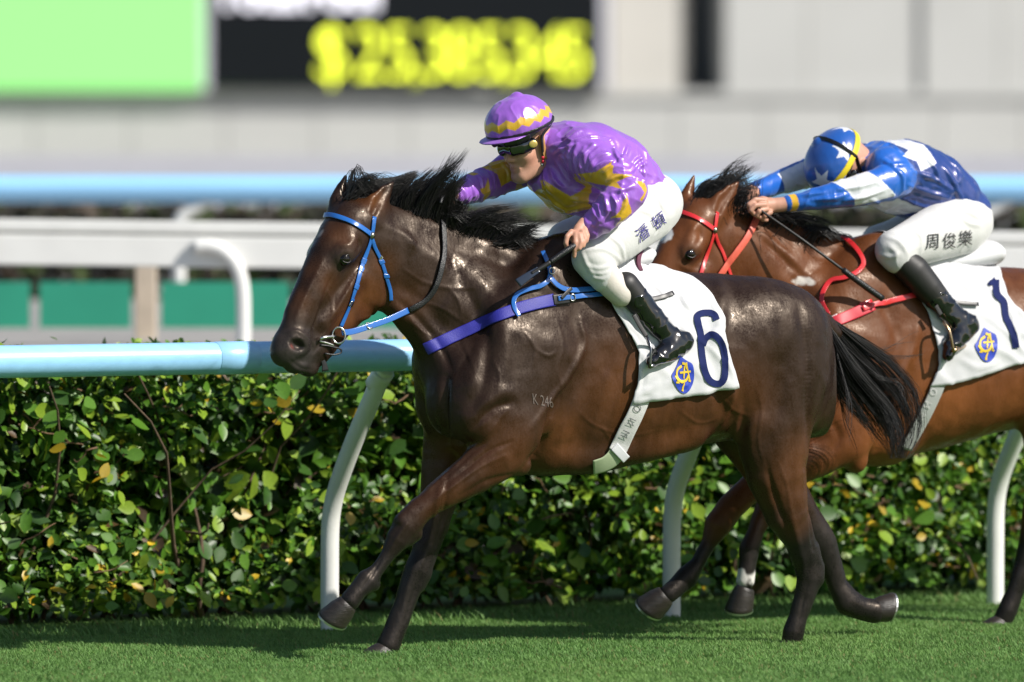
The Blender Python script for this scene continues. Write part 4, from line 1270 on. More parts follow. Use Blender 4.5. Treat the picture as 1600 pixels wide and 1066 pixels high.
# bridle and breastplate
def mirrored(V, frame, headf):
    w = headf.loc(frame.wld(V)); w[:, 1] *= -1
    return frame.loc(headf.wld(w))
def far_copy(o, frame, headf, parent, name):
    V = mirrored(verts_of(o), frame, headf)
    return mesh_obj(name, V, [tuple(p.vertices)[::-1] for p in o.data.polygons], o.data.materials[0], parent)
def keeper(px0, px1, bvhs, w, frame, parent, m, name='keeper', th=.0032):
    o, P, N = strap(name, [px0, px1], bvhs, w, m, parent, frame, off=.006, th=th, n=8, smoothn=2); return o

def make_bridle(dx, dy, frame, headf, body_bvh, root, ms, hs=1.0, low=True):
    f = lambda pts: [(571 + (x - 571) * hs + dx, 360 + (y - 360) * hs + dy) for x, y in pts]
    br, P, N = strap('bridle', f([(488, 345), (497, 339), (508, 337), (522, 338), (545, 346), (562, 355), (578, 366)]), [body_bvh], .020 * hs, ms, root, frame, off=.005, th=.003, n=60, skip=True)
    for nm, pts, w in (('cheek_strap', [(584, 340), (580, 366), (574, 388), (566, 412), (558, 440), (549, 466), (540, 490), (531, 511)], .017),
                       ('throat_strap', [(579, 370), (586, 388), (595, 408), (603, 432), (609, 452), (611, 470)], .014)):
        o, P, N = strap(nm, f(pts), [body_bvh], w * hs, ms, br, frame, off=.005, th=.003, n=44)
        far_copy(o, frame, headf, br, nm)
    h = cast([body_bvh], *f([(579.5, 368)])[0])
    dome('rosette', h[0] + h[1] * .010, h[1], .0135, .007, m_rose, br, frame)
    if low:
        for a, b in (((569, 404), (566, 412)), ((565, 418), (562, 425)), ((557, 444), (554, 452)), ((550, 466), (547, 472)), ((594, 406), (597, 412)), ((602, 428), (604, 434))):
            q = f([a, b]); keeper(q[0], q[1], [body_bvh], .022 * hs, frame, br, ms)
        q = f([(549, 470), (545, 478)]); keeper(q[0], q[1], [body_bvh], .024, frame, br, m_steel, 'buckle', .004)
        q = f([(593, 402), (595, 405)]); keeper(q[0], q[1], [body_bvh], .020, frame, br, m_steel, 'buckle', .004)
    return br
bridle1 = make_bridle(0, 0, F1, H1, bv1, horse1, m_bstrap)
hb = cast([bv1], 520, 524); c_bit = hb[0] + hb[1] * .016
nb = np.array([.15, -1, .1]); ring('bit_ring', c_bit + np.array([.012, 0, 0]), nb, .031, .0042, m_steel, bridle1, F1, sx=.8)
tube('bit_bar', catmull([H1.at(500, 530, .060), H1.at(508, 527, .068), c_bit + np.array([0, -.004, -.004])], 8), .0065, m_steel, bridle1, 8, inv=F1)
ppx = [(499, 540), (510, 541), (519, 543), (530, 546), (531, 552), (520, 555), (506, 553)]
tube('bit_prong', catmull([F1.at(x, y, .0) + (c_bit - F1.at(523, 525, .0)) for x, y in ppx], 26), .0035, m_black, bridle1, 7, inv=F1)
tube('bit_link', catmull([F1.at(x, y, .0) + (c_bit - F1.at(523, 525, .0)) for x, y in [(498, 534), (510, 537), (521, 541)]], 8), .0045, m_steel, bridle1, 7, inv=F1)
cs = cast([bv1], 498, 572)
# tongue strap end under the jaw
V, Fc = ribbon_data(catmull([F1.at(501, 560, .03) + (cs[0] - F1.at(498, 572, .03)) for _ in (0,)] + [F1.at(x, y, .03) + (cs[0] - F1.at(498, 572, .03)) for x, y in ((506, 568), (508, 580))], 10), np.tile(F1.M[1], (10, 1)), np.linspace(.012, .028, 10), .004)
mesh_obj('tongue_strap', F1.loc(V), Fc, m_black, bridle1)

def rein_path(pts, frame, lats, n=40):
    Q = catmull(pts, n); L = np.interp(np.linspace(0, 1, n), np.linspace(0, 1, len(lats)), lats)
    return np.array([frame.at(x, y, l) for (x, y), l in zip(Q, L)])
hn = cast([bv1], 640, 484); l_end = float(F1.loc(hn[0])[1]) + .008; l_bit = float(F1.loc(c_bit)[1]) + .006
rp = rein_path([(534, 520), (552, 518), (577, 510), (608, 499), (638, 485)], F1, [l_bit, l_bit * .75 + l_end * .25, (l_bit + l_end) / 2, l_bit * .25 + l_end * .75, l_end])
V, Fc = ribbon_data(rp, np.tile(F1.M[1] + np.array([0, 0, .15]), (len(rp), 1)), .023, .003)
rein1 = mesh_obj('rein', F1.loc(V), Fc, m_bstrap, bridle1)
rb, P, N = strap('rein_grip', [(637, 485), (664, 469), (681, 444), (690, 410), (692, 380), (690, 345), (687, 318)], [bv1], .021, m_rubber, rein1, F1, off=.010, th=.006, n=60, lat=.06)
mp = F1.at(577, 510, (l_bit + l_end) / 2)
ring('martingale_ring', mp + np.array([0, 0, .002]), np.array([.5, -.6, .6]), .013, .003, m_steel, bridle1, F1)

bp1, P, N = strap('breastplate', [(666, 545), (676, 541), (700, 530), (740, 512), (790, 490), (830, 477), (864, 469)], [bv1], .048, m_indigo, horse1, F1, off=.007, th=.005, n=70)
strap('breastplate_tab', [(862, 469.5), (872, 468), (888, 466)], [bv1], .040, m_black, bp1, F1, off=.012, th=.004)
strap('girth_strap', [(868, 467), (890, 465), (925, 463), (962, 460)], [bv1], .019, m_bstrap, bp1, F1, off=.018, th=.003, n=30)
strap('neck_strap', [(848, 396), (854, 412), (857, 426), (857, 436)], [bv1], .018, m_bstrap, bp1, F1, off=.012, th=.003, n=24)
strap('shoulder_strap', [(857, 432), (853, 441), (842, 448), (822, 455), (808, 462), (802, 472), (803, 484), (809, 496)], [bv1], .018, m_bstrap, bp1, F1, off=.014, th=.003, n=50)
strap('loose_strap', [(857, 436), (866, 446), (880, 453), (900, 455), (926, 453)], [bv1], .020, m_bstrap, bp1, F1, off=.016, th=.003, n=36)
strap('crossing_strap', [(888, 452), (880, 459), (872, 467)], [bv1], .014, m_black, bp1, F1, off=.022, th=.003)
for x, y in ((858, 428), (890, 466)):
    h = cast([bv1], x, y); ring('buckle', h[0] + h[1] * .022, h[1] + np.array([0, -.5, 0]), .013, .003, m_steel, bp1, F1, sx=.8)
keeper((843, 446), (838, 450), [bv1], .026, F1, bp1, m_black); keeper((676, 541), (690, 534), [bv1], .02, F1, bp1, m_black, 'tab')
# freeze brand on the shoulder
m_brand = mat('freeze_brand', (.10, .075, .062), rough=.7, noise_amt=.5, nscale=60)
stick('brand_mark', text_flat('K 246', 1.0, .12), (848, 627), (13.5, 2.6), (-2.5, -24), [bv1], m_brand, horse1, F1, off=.0012)

# -- bay horse behind
HS2 = .985
H2 = Frame(F2.at(1098, 327, 0.0), 38.0)
horse2 = empty('racehorse', F2.o, 'bright bay racehorse behind, red bridle, galloping under number 1 cloth', 'horse', 'racehorses galloping on the turf', F2.empty_rot())
body_2 = build_horse(body2(), F2, H2, horse2, m_coat2, None, hscale=HS2)
bv = bvh_world(body_2, F2)
REL2 = [([(1222, 410), (1262, 470), (1285, 530), (1285, 590), (1265, 640)], .028, -.014),
        ([(1260, 425), (1300, 480), (1318, 540), (1310, 600)], .030, .009),
        ([(1435, 500), (1425, 550), (1400, 600), (1370, 650)], .022, .012), ([(1415, 600), (1396, 650), (1372, 700)], .020, -.016),
        ([(1380, 470), (1400, 520), (1395, 560)], .03, -.008), ([(1290, 640), (1310, 680), (1300, 710)], .02, -.01),
        ([(1160, 350), (1200, 372), (1250, 415)], .02, .006), ([(1190, 375), (1220, 400), (1262, 440)], .016, -.007),
        ([(1090, 424), (1074, 420), (1060, 412)], .01, .004), ([(1112, 372), (1128, 392), (1142, 430)], .016, -.008), ([(1075, 372), (1082, 360), (1090, 350)], .016, .008), ([(1086, 385), (1094, 372), (1092, 358)], .012, -.008)]
d2 = relief(body_2, F2, bv, REL2)
finish_coat(body_2, F2, H2, [.10, .033, .012], [.205, .068, .021],
    [(1460, 640, .25, .9), (1380, 690, .2, .9), (1260, 480, .2, .3), (1300, 600, .18, .4), (1100, 370, .08, .5), (1560, 660, .2, .8), (1060, 385, .08, .6)],
    [(F2.at(1164, 903, -.15), (.08, .08, .040), (.60, .58, .55), 1.0), (F2.at(1262, 440, .16), (.055, .08, .024), (.60, .56, .52), .95), (F2.at(1246, 452, .16), (.03, .08, .018), (.60, .56, .52), .9),
     (F2.at(1040, 368, .02), (.030, .035, .040), (.72, .70, .68), 1.0)], [.06, .04, .03], d2, HS2, black_leg=.50)
bv2 = bvh_world(body_2, F2)
eye(H2, horse2, F2, m_eye, m_lid, HS2)
hoof(horse2, 1042, 928, .15, horse2, F2, (1018, 955), m_hoof, m_shoe, ln=.09, rt=.046, rb=.066, toe_px=(980, 948), dlat=-.06)
hoof(horse2, 1164, 916, -.15, horse2, F2, (1160, 952), m_hoof, m_shoe, ln=.095, rt=.044, rb=.060, toe_px=(1140, 960), dlat=-.03)
hoof(horse2, 1567, 970, .12, horse2, F2, (1557, 990), m_hoof, m_shoe, ln=.06, rt=.040, rb=.055, toe_px=(1530, 986), shoe=False)
hoof(horse2, 1790, 945, -.145, horse2, F2, (1818, 950), m_hoof, m_shoe, ln=.082, rt=.044, rb=.062, toe_px=(1822, 920))
g2 = [(1080, 318, 30, -14, 16), (1092, 314, 46, -30, 12), (1106, 316, 48, -40, 12), (1126, 322, 32, -52, 10), (1142, 328, 22, -52, 8), (1162, 336, 30, -30, 8), (1186, 346, 50, -8, 12),
      (1215, 358, 62, -8, 12), (1248, 370, 60, -10, 10), (1280, 380, 46, -8, 8), (1320, 388, 24, -4, 6)]
hair('mane', strands(g2, 1700, frame=F2), RNG.uniform(.0010, .002, 1700), m_hair, horse2, F2)
ts = tail_strands([(1745, 508), (1780, 546), (1820, 590), (1850, 640), (1858, 700)], [10, 24, 30, 30, 20], 300, F2)
hair('tail', ts, RNG.uniform(.0012, .002, len(ts)), m_hair, horse2, F2)
bridle2 = make_bridle(536, -8, F2, H2, bv2, horse2, m_rstrap, .97, low=False)
rn, P, N = strap('rein', [(1112, 450), (1127, 424), (1146, 398), (1164, 374), (1177, 350), (1182, 334)], [bv2], .028, m_orein, bridle2, F2, off=.010, th=.005, n=50)
bp2, P, N = strap('breastplate', [(1246, 540), (1275, 520), (1300, 506), (1330, 492), (1362, 478)], [bv2], .046, m_red, horse2, F2, off=.007, th=.005, n=50)
strap('girth_strap', [(1345, 484), (1375, 474), (1405, 467), (1440, 460)], [bv2], .022, m_rstrap, bp2, F2, off=.016, th=.003, n=30)
strap('neck_strap', [(1312, 374), (1328, 380), (1343, 398), (1348, 415), (1337, 428), (1318, 436), (1300, 440), (1288, 454), (1286, 472), (1296, 494)], [bv2], .020, m_rstrap, bp2, F2, off=.012, th=.003, n=70)
keeper((1344, 480), (1362, 474), [bv2], .034, F2, bp2, m_rstrap); keeper((1298, 502), (1310, 496), [bv2], .03, F2, bp2, mat('white_tab', (.7, .6, .6), rough=.6), 'tab')
# ------------------------------------------------------------------ saddle cloths and saddles
m_cloth = mat('white_saddle_cloth', (.58, .58, .60), rough=.8, spec=.2, noise_amt=.04, nscale=6, bump=.12, bscale=300)
m_navy = mat('navy_print', (.010, .017, .085), rough=.75, spec=.15, noise_amt=.12, nscale=30)
m_crest = mat('royal_blue_patch', (.02, .05, .42), rough=.55, noise_amt=.1)
m_gold = mat('yellow_embroidery', (.72, .50, .03), rough=.5)
m_girth = mat('white_girth_webbing', (.58, .57, .57), rough=.8, noise_amt=.08, nscale=60, bump=.3, bscale=500)
m_girth_g = mat('grey_girth', (.40, .41, .40), rough=.6, noise_amt=.1)
m_gprint = mat('grey_dotted_print', (.16, .17, .17), rough=.8)
m_hemg = mat('pale_green_lining', (.30, .36, .22), rough=.8)
m_leather = mat('black_patent_leather', (.006, .006, .008), rough=.12, spec=.6, noise_amt=.1, coat=.6, crough=.05)
m_matte = mat('black_leather', (.012, .011, .011), rough=.5, noise_amt=.2, bump=.03, bscale=200)
m_iron = mat('stirrup_metal', (.25, .25, .26), rough=.3, metal=1.0)
m_maroon = mat('maroon_binding', (.09, .012, .04), rough=.7)

def stroke_flat(pts, w, maxe=.2, n=None):
    """flat ribbon lettering drawn with a brush of width w, own plane"""
    n = n or 8 * len(pts)
    Q = catmull(pts, n); T = np.gradient(Q, axis=0); T /= np.linalg.norm(T, axis=1)[:, None] + 1e-9
    N = np.stack([-T[:, 1], T[:, 0]], 1); w = np.full(n, w) if np.isscalar(w) else np.interp(np.linspace(0, 1, n), np.linspace(0, 1, len(w)), w)
    k = 5; V = np.concatenate([Q + N * (w * f)[:, None] for f in np.linspace(-.5, .5, k)]); F = []
    for i in range(n - 1):
        for j in range(k - 1): F.append((j * n + i, j * n + i + 1, (j + 1) * n + i + 1, (j + 1) * n + i))
    return V, F

def drape(name, frame, body_bvh, front, rear, m, parent, off=.012, nu=60, nv=90, amp=.004, flare=.012, top=None, seed=0):
    """cloth over the back; front / rear edges as pixels from top to bottom on the near side"""
    zc = 1.12
    def edge(pts):
        X, T = [], []
        for x, y in pts:
            h = cast([body_bvh], x, y)
            p = frame.loc(h[0]) if h is not None else frame.loc(frame.at(x, y, .02))
            X.append(p[0]); T.append(math.atan2(max(p[1], 0), p[2] - zc))
        T = np.array(T); X = np.array(X); o = np.argsort(T); return T[o], X[o]
    Tf, Xf = edge(front); Tr, Xr = edge(rear)
    bl = BVHTree.FromPolygons([tuple(frame.loc(v.co)) for v in []] or [(0, 0, 0), (1, 0, 0), (0, 1, 0)], [(0, 1, 2)])
    tmaxf, tmaxr = Tf.max(), Tr.max()
    V = []
    for i in range(nu + 1):
        u = i / nu; tm = tmaxf + (tmaxr - tmaxf) * u
        for j in range(nv + 1):
            s = 2 * j / nv - 1; th = s * tm; a = abs(th)
            x = np.interp(a, Tf, Xf) + (np.interp(a, Tr, Xr) - np.interp(a, Tf, Xf)) * u
            dl = np.array([0, math.sin(th), math.cos(th)])
            o = frame.wld(np.array([x, 0, zc]) + dl * 1.0); dd = frame.wld(np.array([x, 0, zc])) - o
            h = body_bvh.ray_cast(Vector(o), Vector(dd).normalized())
            r = 1.0 - h[3] if h[0] is not None else .3
            V.append((x, th, r, u, abs(s)))
    V = np.array(V)
    rr = V[:, 2].reshape(nu + 1, nv + 1)
    for _ in range(4):
        q = np.pad(rr, 1, mode='edge'); rr = np.maximum(rr, (q[:-2, 1:-1] + q[2:, 1:-1] + q[1:-1, :-2] + q[1:-1, 2:]) / 4)
    r = rr.ravel()
    P0 = np.stack([V[:, 0] * 1.0, V[:, 1] * .5, V[:, 2] * 0 + seed], 1)
    wr = amp * (2 * noise(P0, 7, 3) - 1) + amp * 1.4 * np.maximum(0, 1 - np.abs(2 * noise(np.stack([V[:, 0] * 2.2 + V[:, 1] * .9, V[:, 1] * .5, 0 * r + seed], 1), 4.5, 7) - 1) * 3.2) * np.clip((V[:, 4] - .25) * 2, 0, 1)
    r = r + off + wr + flare * np.clip((V[:, 4] - .7) / .3, 0, 1) ** 2 * (1 + .8 * np.sin(V[:, 3] * 9 + seed)) * .5
    L = np.stack([V[:, 0], r * np.sin(V[:, 1]), zc + r * np.cos(V[:, 1])], 1)
    F = []
    for i in range(nu):
        for j in range(nv):
            a = i * (nv + 1) + j; F.append((a, a + 1, a + nv + 2, a + nv + 1))
    o = mesh_obj(name, L, np.array(F), m, parent)
    so = o.modifiers.new('thickness', 'SOLIDIFY'); so.thickness = .003; so.offset = -1
    return o

def crest(o_px, w, h, bv, parent, frame):
    out = [(-.1, .5), (.16, .38), (.40, .28), (.47, .0), (.40, -.25), (.22, -.45), (.02, -.5), (-.18, -.42), (-.36, -.22), (-.48, -.02), (-.36, .12), (-.24, .28)]
    Q = catmull(out + out[:1], 48)[:-1]
    f = poly_flat([tuple(q) for q in Q], .08)
    c = stick('crest', f, o_px, (w, 0), (0, -h), bv, m_crest, parent, frame, .0022)
    for pts, ww in (([(-.06, .24), (-.24, .14), (-.26, -.06), (-.08, -.18), (.12, -.14), (.22, -.02)], .075), ([(-.04, .32), (.10, .28), (.16, .16)], .07),
                    ([(-.14, .06), (.02, .07), (.32, .10)], .055), ([(.06, .24), (.04, .06), (.03, -.10)], .055),
                    ([(-.34, -.02), (-.26, -.10), (-.18, -.20)], .06), ([(.14, .34), (.20, .10), (.28, -.16)], .055), ([(.06, -.22), (.0, -.32), (-.03, -.44)], [.045, .06, .09]),
                    ([(.22, -.14), (.32, -.17)], .06), ([(-.30, -.2), (-.16, -.2)], .05)):
        stick('crest_stroke', stroke_flat(pts, ww if np.isscalar(ww) else ww, n=14), o_px, (w, 0), (0, -h), bv, m_gold, c, frame, .0034)

cl1o = empty('saddle_cloth', F1.o, 'white saddle cloth with large navy 6 on the dark brown horse', 'saddle cloth', 'numbered saddle cloths', F1.empty_rot())
cl1 = drape('cloth', F1, bv1, [(915, 424), (934, 451), (950, 470), (961, 491), (984, 525), (996, 549), (996, 570), (993, 589), (984, 626)],
            [(1045, 425), (1079, 436), (1096, 448), (1113, 466), (1122, 482), (1131, 500), (1130, 520), (1136, 545), (1143, 568), (1152, 604)], m_cloth, cl1o, seed=1, amp=.0045, flare=.016)
relief(cl1, F1, bvh_world(cl1, F1), [(p, .010, d) for p, d in [(q_, d_ * 1.7) for q_, d_ in (([(1012, 438), (1030, 452), (1046, 470)], .006), ([(1022, 432), (1042, 446), (1066, 436)], .005), ([(1060, 442), (1085, 438), (1100, 452)], .005), ([(1062, 446), (1072, 476), (1090, 482)], .006),
    ([(1090, 482), (1105, 478), (1112, 470)], .005), ([(1100, 452), (1112, 470), (1120, 492)], .004), ([(1118, 505), (1110, 515), (1106, 520)], -.006), ([(985, 612), (998, 600), (1008, 570)], .009), ([(990, 620), (1010, 612), (1030, 600)], .006), ([(1000, 560), (1006, 585), (1000, 606)], -.006),
    ([(950, 470), (972, 505), (998, 540)], .006), ([(962, 470), (985, 500), (1005, 520)], -.005), ([(1050, 500), (1062, 530), (1064, 556)], .005), ([(1040, 600), (1060, 596), (1080, 608)], .004), ([(1128, 520), (1134, 550), (1146, 592)], .005))]], .0016, True)
b_cl1 = bvh_world(cl1, F1)
q = [(736, 494), (722, 462), (690, 447), (640, 450), (612, 470), (618, 520), (633, 580), (637, 660), (645, 740), (660, 820), (690, 880), (735, 902), (775, 885), (790, 830), (789, 740), (770, 650), (735, 600), (700, 588), (665, 612), (646, 655)]
stick('number', stroke_flat([(940 + x / 4.1, 380 + y / 4.1) for x, y in q], 10.3, n=110), (0, 0), (1, 0), (0, 1), [b_cl1], m_navy, cl1o, F1, .0025)
crest((1067, 586), 37, 58, [b_cl1], cl1o, F1)

cl2o = empty('saddle_cloth', F2.o, 'white saddle cloth with navy 1 on the bright bay horse', 'saddle cloth', 'numbered saddle cloths', F2.empty_rot())
cl2 = drape('cloth', F2, bv2, [(1400, 424), (1433, 463), (1448, 490), (1457, 520), (1464, 548), (1464, 570), (1456, 592), (1450, 603)],
            [(1545, 412), (1562, 424), (1564, 438), (1572, 462), (1585, 480), (1597, 490), (1604, 520), (1608, 545), (1606, 562)], m_cloth, cl2o, seed=5, amp=.005, flare=.016)
relief(cl2, F2, bvh_world(cl2, F2), [(p, .011, d) for p, d in [(q_, d_ * 1.6) for q_, d_ in (([(1500, 440), (1520, 455), (1540, 450)], .006), ([(1510, 420), (1530, 440), (1536, 470)], .006), ([(1545, 420), (1548, 450), (1558, 470)], .006), ([(1572, 470), (1584, 500), (1590, 530)], .005), ([(1452, 590), (1470, 570), (1474, 540)], .008),
    ([(1440, 480), (1455, 510), (1470, 540)], .006), ([(1500, 560), (1530, 575), (1560, 565)], .005))]], .0016, True)
b_cl2 = bvh_world(cl2, F2)
q = [(640, 318), (640, 370), (650, 415), (685, 455), (695, 490), (702, 550), (725, 600), (750, 660), (760, 705), (768, 755)]
stick('number', stroke_flat([(1400 + x / 4.1, 360 + y / 4.1) for x, y in q], 10.5, n=60), (0, 0), (1, 0), (0, 1), [b_cl2], m_navy, cl2o, F2, .0025)
stick('number_serif', stroke_flat([(1400 + x / 4.1, 360 + y / 4.1) for x, y in [(590, 350), (612, 338), (640, 326)]], [3, 9, 13], n=14), (0, 0), (1, 0), (0, 1), [b_cl2], m_navy, cl2o, F2, .0025)
crest((1541, 539), 37, 54, [b_cl2], cl2o, F2)

def build_saddle(frame, label, D, bvs, grp='racing saddles'):
    s = empty('saddle', frame.o, label, 'saddle', grp, frame.empty_rot())
    sc = Sculpt(frame); sc.chain(D['seat'], k=.03); sc.build('seat', .007, D['seat_m'], s)
    if 'trim' in D:
        V, F = ribbon_data(catmull([frame.at(*q) for q in D['trim']], 20), np.tile(frame.M[1], (20, 1)), .018, .008); mesh_obj('binding', frame.loc(V), F, m_maroon, s)
    return s
sd1 = build_saddle(F1, 'small white racing saddle with maroon binding under the purple rider', {
    'seat': [(935, 412, 0, .045, .12), (970, 408, 0, .045, .13), (992, 402, 0, .042, .13), (1000, 396, 0, .03, .12)], 'seat_m': m_cloth,
    'trim': [(1002, 390, .115), (998, 400, .13), (997, 412, .14), (1001, 424, .15)]}, [bv1])
g1p = [(1000, 624), (990, 648), (978, 672), (967, 696), (962, 706)]
gi, P, N = strap('girth', [(1002, 618)] + g1p, [bv1], .075, m_girth, sd1, F1, off=.010, th=.004, n=40)
strap('girth_end', [(967, 700), (958, 714), (944, 724), (926, 729)], [bv1], .07, m_hemg, sd1, F1, off=.006, th=.004, n=20, lat=0)
strap('girth_tab', [(972, 702), (962, 712)], [bv1], .078, m_cloth, sd1, F1, off=.014, th=.004, n=10)
b_gi = bvh_world(gi, F1)
for ch, x, y in (('O', 995, 638), ('N', 986, 659), ('M', 976, 678)):
    stick('girth_letter', text_flat(ch, 1.0, .15), (x, y), (7.5, -14), (15, 7), [b_gi], m_gprint, gi, F1, .0022)
strap('over_strap', [(1016, 469), (1034, 465), (1051, 459)], [b_cl1], .019, m_black, sd1, F1, off=.006, th=.004, n=14)
sd2 = build_saddle(F2, 'small white racing saddle under the blue and white rider', {
    'seat': [(1420, 412, 0, .045, .12), (1460, 408, 0, .05, .13), (1500, 404, 0, .05, .13), (1540, 396, 0, .055, .13)], 'seat_m': m_cloth}, [bv2])
gi2, P, N = strap('girth', [(1470, 585), (1460, 612), (1446, 642), (1430, 672), (1414, 700)], [bv2], .060, m_girth_g, sd2, F2, off=.010, th=.004, n=40)
b_gi2 = bvh_world(gi2, F2)
for ch, x, y in (('O', 1458, 612), ('N', 1449, 632), ('M', 1440, 650)):
    stick('girth_letter', text_flat(ch, 1.0, .15), (x, y), (6, -13), (14, 7), [b_gi2], m_girth, gi2, F2, .0022)
strap('over_strap', [(1490, 474), (1508, 476), (1526, 477)], [b_cl2], .016, m_black, sd2, F2, off=.012, th=.004, n=14)

# ------------------------------------------------------------------ RIDERS
m_skin = mat('skin', (.50, .255, .18), rough=.48, spec=.4, noise_amt=.10, nscale=40, bump=.06, bscale=220, tint=True)
m_silk = mat('racing_silk', rough=.31, spec=1.0, tint=True, noise_amt=.06, nscale=10, sheen=.15, bump=.30, bscale=11, stretch=(2.2, .8, .8), stint=(.95, .88, 1.0))
m_breech = mat('white_breeches', (.58, .575, .57), rough=.7, spec=.25, noise_amt=.04, nscale=9, bump=.10, bscale=90, sheen=.2)
m_breech2 = mat('beige_breeches_cuff', (.60, .55, .50), rough=.7, noise_amt=.05, nscale=9, bump=.08, bscale=120)
m_lens = mat('goggle_lens', (.006, .006, .008), rough=.05, spec=.8, coat=1.0, crough=.03)
m_gfoam = mat('goggle_frame', (.010, .010, .012), rough=.3, coat=.3)
m_golddisc = mat('gold_stud', (.62, .46, .14), rough=.35, metal=.6)
m_tan = mat('tan_ear_cover', (.34, .17, .055), rough=.6)
m_ink = mat('violet_name_print', (.06, .05, .22), rough=.8)
m_ink2 = mat('black_name_print', (.03, .028, .03), rough=.8)
PURPLE = np.array([.30, .105, .56]); GOLD = np.array([.66, .38, .015])
BLUE = np.array([.006, .11, .50]); DEEP = np.array([.006, .035, .20]); WHT = np.array([.70, .71, .76]); YEL = np.array([.75, .60, .02])

CAN = Frame((0, 0, 0), 180)

def wrinkle(dirs, amp, seed=0, fine=.35):
    """silk folds: sharp ridges running along given directions, mixed by a slow noise"""
    def fn(v, n):
        d = np.zeros(len(v))
        for i, (ax, wl) in enumerate(dirs):
            ax = np.array(ax, float); ax /= np.linalg.norm(ax)
            al = v @ ax; q = v - al[:, None] * ax
            P = q / wl + (al / (wl * 5.5))[:, None] * ax
            P = P + .55 * (np.stack([noise(v, 9, 31 + i), noise(v, 9, 41 + i), noise(v, 9, 51 + i)], 1) - .5)
            r = 1 - np.abs(2 * noise(P, 1, seed + i * 5) - 1)
            w = np.clip(noise(v, 5, 61 + i + seed) * 2.2 - .55, 0, 1)
            d += amp * w * (r ** 2 * 1.6 - .55)
        return d + amp * fine * (noise(v, 55, seed) - .5)
    return fn

def head_rot(base, yaw, pitch, roll=0.0):
    f = Frame((0, 0, 0), yaw); fw, lf, up = f.M
    p = R(pitch); f2 = math.cos(p) * fw - math.sin(p) * up; u2 = math.sin(p) * fw + math.cos(p) * up
    r = R(roll); l3 = math.cos(r) * lf + math.sin(r) * u2; u3 = -math.sin(r) * lf + math.cos(r) * u2
    T = np.stack([f2, l3, u3], 1)                        # canonical -> world
    return base.M @ T, T

def canon_head():
    s = Sculpt(CAN); e = lambda c, r, k=.02, sub=False, tilt=0: s.ell(0, 0, 0, r, tilt, k, sub, local=c); c = lambda p, k=.02, sub=False: s.chain(p, k, sub, local=True)
    e((0, 0, .03), (.098, .078, .10)); e((.032, 0, -.045), (.072, .062, .088), .03)
    e((.078, 0, -.118), (.022, .026, .02), .03)
    n = len(s.prims)
    c([(-.012, .054, -.065, .022), (.03, .046, -.108, .018), (.072, .018, -.124, .015)], .035)
    e((.066, .040, -.035), (.030, .024, .022), .03)                       # cheekbone
    e((.085, .036, .018), (.022, .032, .012), .02)                        # brow
    e((-.012, .078, -.022), (.021, .010, .034), .006); e((-.004, .090, -.018), (.009, .007, .016), .006, True)
    e((.107, .013, -.047), (.012, .009, .009), .008)                      # nostril wing
    e((.094, .033, -.002), (.014, .016, .009), .012, True)
    s.mirror(n)
    c([(.096, 0, .006, .009), (.112, 0, -.022, .010), (.121, 0, -.043, .0125)], .014)
    c([(.094, -.023, -.082, .004), (.103, -.008, -.076, .0055), (.103, .008, -.076, .0055), (.094, .023, -.082, .004)], .010)
    c([(.092, -.020, -.089, .004), (.100, 0, -.091, .0075), (.092, .020, -.089, .004)], .010)
    c([(.101, -.022, -.0835, .0025), (.110, 0, -.083, .0028), (.101, .022, -.0835, .0025)], .004, True)
    c([(.117, .006, -.052, .0035), (.112, .006, -.053, .003)], .003, True); c([(.117, -.006, -.052, .0035), (.112, -.006, -.053, .003)], .003, True)
    c([(-.035, 0, -.03, .058), (-.055, 0, -.12, .056), (-.075, 0, -.19, .062)], .03)
    return s
CHEAD = canon_head()

def canon_mesh(s, h, post=None, smooth=2):
    lo, hi = s.bounds(.03); F = Field(lo, hi, h); s.fill(F)
    if post: post(F)
    return F.mesh(smooth)

def cap_meshes(r=(.146, .121, .110), cz=.052, tilt=.10, h=.0032, bw=.016):
    """helmet shell, visor and strap in head space; the rim plane rises towards the back"""
    s = Sculpt(CAN); s.ell(0, 0, 0, r, 0, .01, local=(0, 0, cz)); s.ell(0, 0, 0, (.018, .018, .012), 0, .02, local=(-.01, 0, cz + r[2] - .002))
    rim = lambda x, z: z - (cz - .026) - tilt * (-x)
    def cut(F):
        sl, x, y, z = F.grid(F.lo, F.lo + F.h * F.n)
        d = -(rim(x, z)) + 0 * y; F.D[sl] = np.maximum(F.D[sl], d)
        inner = ell_fn(np.array([0, 0, cz]), np.eye(3), [q - .010 for q in r])(x, y, z); F.D[sl] = np.maximum(F.D[sl], -inner)
    shell = canon_mesh(s, h, cut, 1)
    t = Sculpt(CAN); t.ell(0, 0, 0, (.098, .104, .0085), -4, .004, local=(.088, 0, cz - .035))
    def cut2(F):
        sl, x, y, z = F.grid(F.lo, F.lo + F.h * F.n)
        F.D[sl] = np.maximum(F.D[sl], ell_fn(np.array([0, 0, cz]), np.eye(3), [q - .004 for q in r])(x, y, z) * -1)
        F.D[sl] = np.maximum(F.D[sl], .03 - x + 0 * y + 0 * z)
    visor = canon_mesh(t, .003, cut2, 1)
    u = Sculpt(CAN); u.ell(0, 0, 0, [q + .004 for q in r], 0, .01, local=(0, 0, cz))
    def cut3(lo_, hi_):
        def f(F):
            sl, x, y, z = F.grid(F.lo, F.lo + F.h * F.n)
            q = rim(x, z) + 0 * y; F.D[sl] = np.maximum(F.D[sl], np.maximum(lo_ - q, q - hi_))
            F.D[sl] = np.maximum(F.D[sl], -ell_fn(np.array([0, 0, cz]), np.eye(3), [q_ - .003 for q_ in r])(x, y, z))
        return f
    band = canon_mesh(u, .003, cut3(.002, bw), 1)
    return shell, visor, band, rim

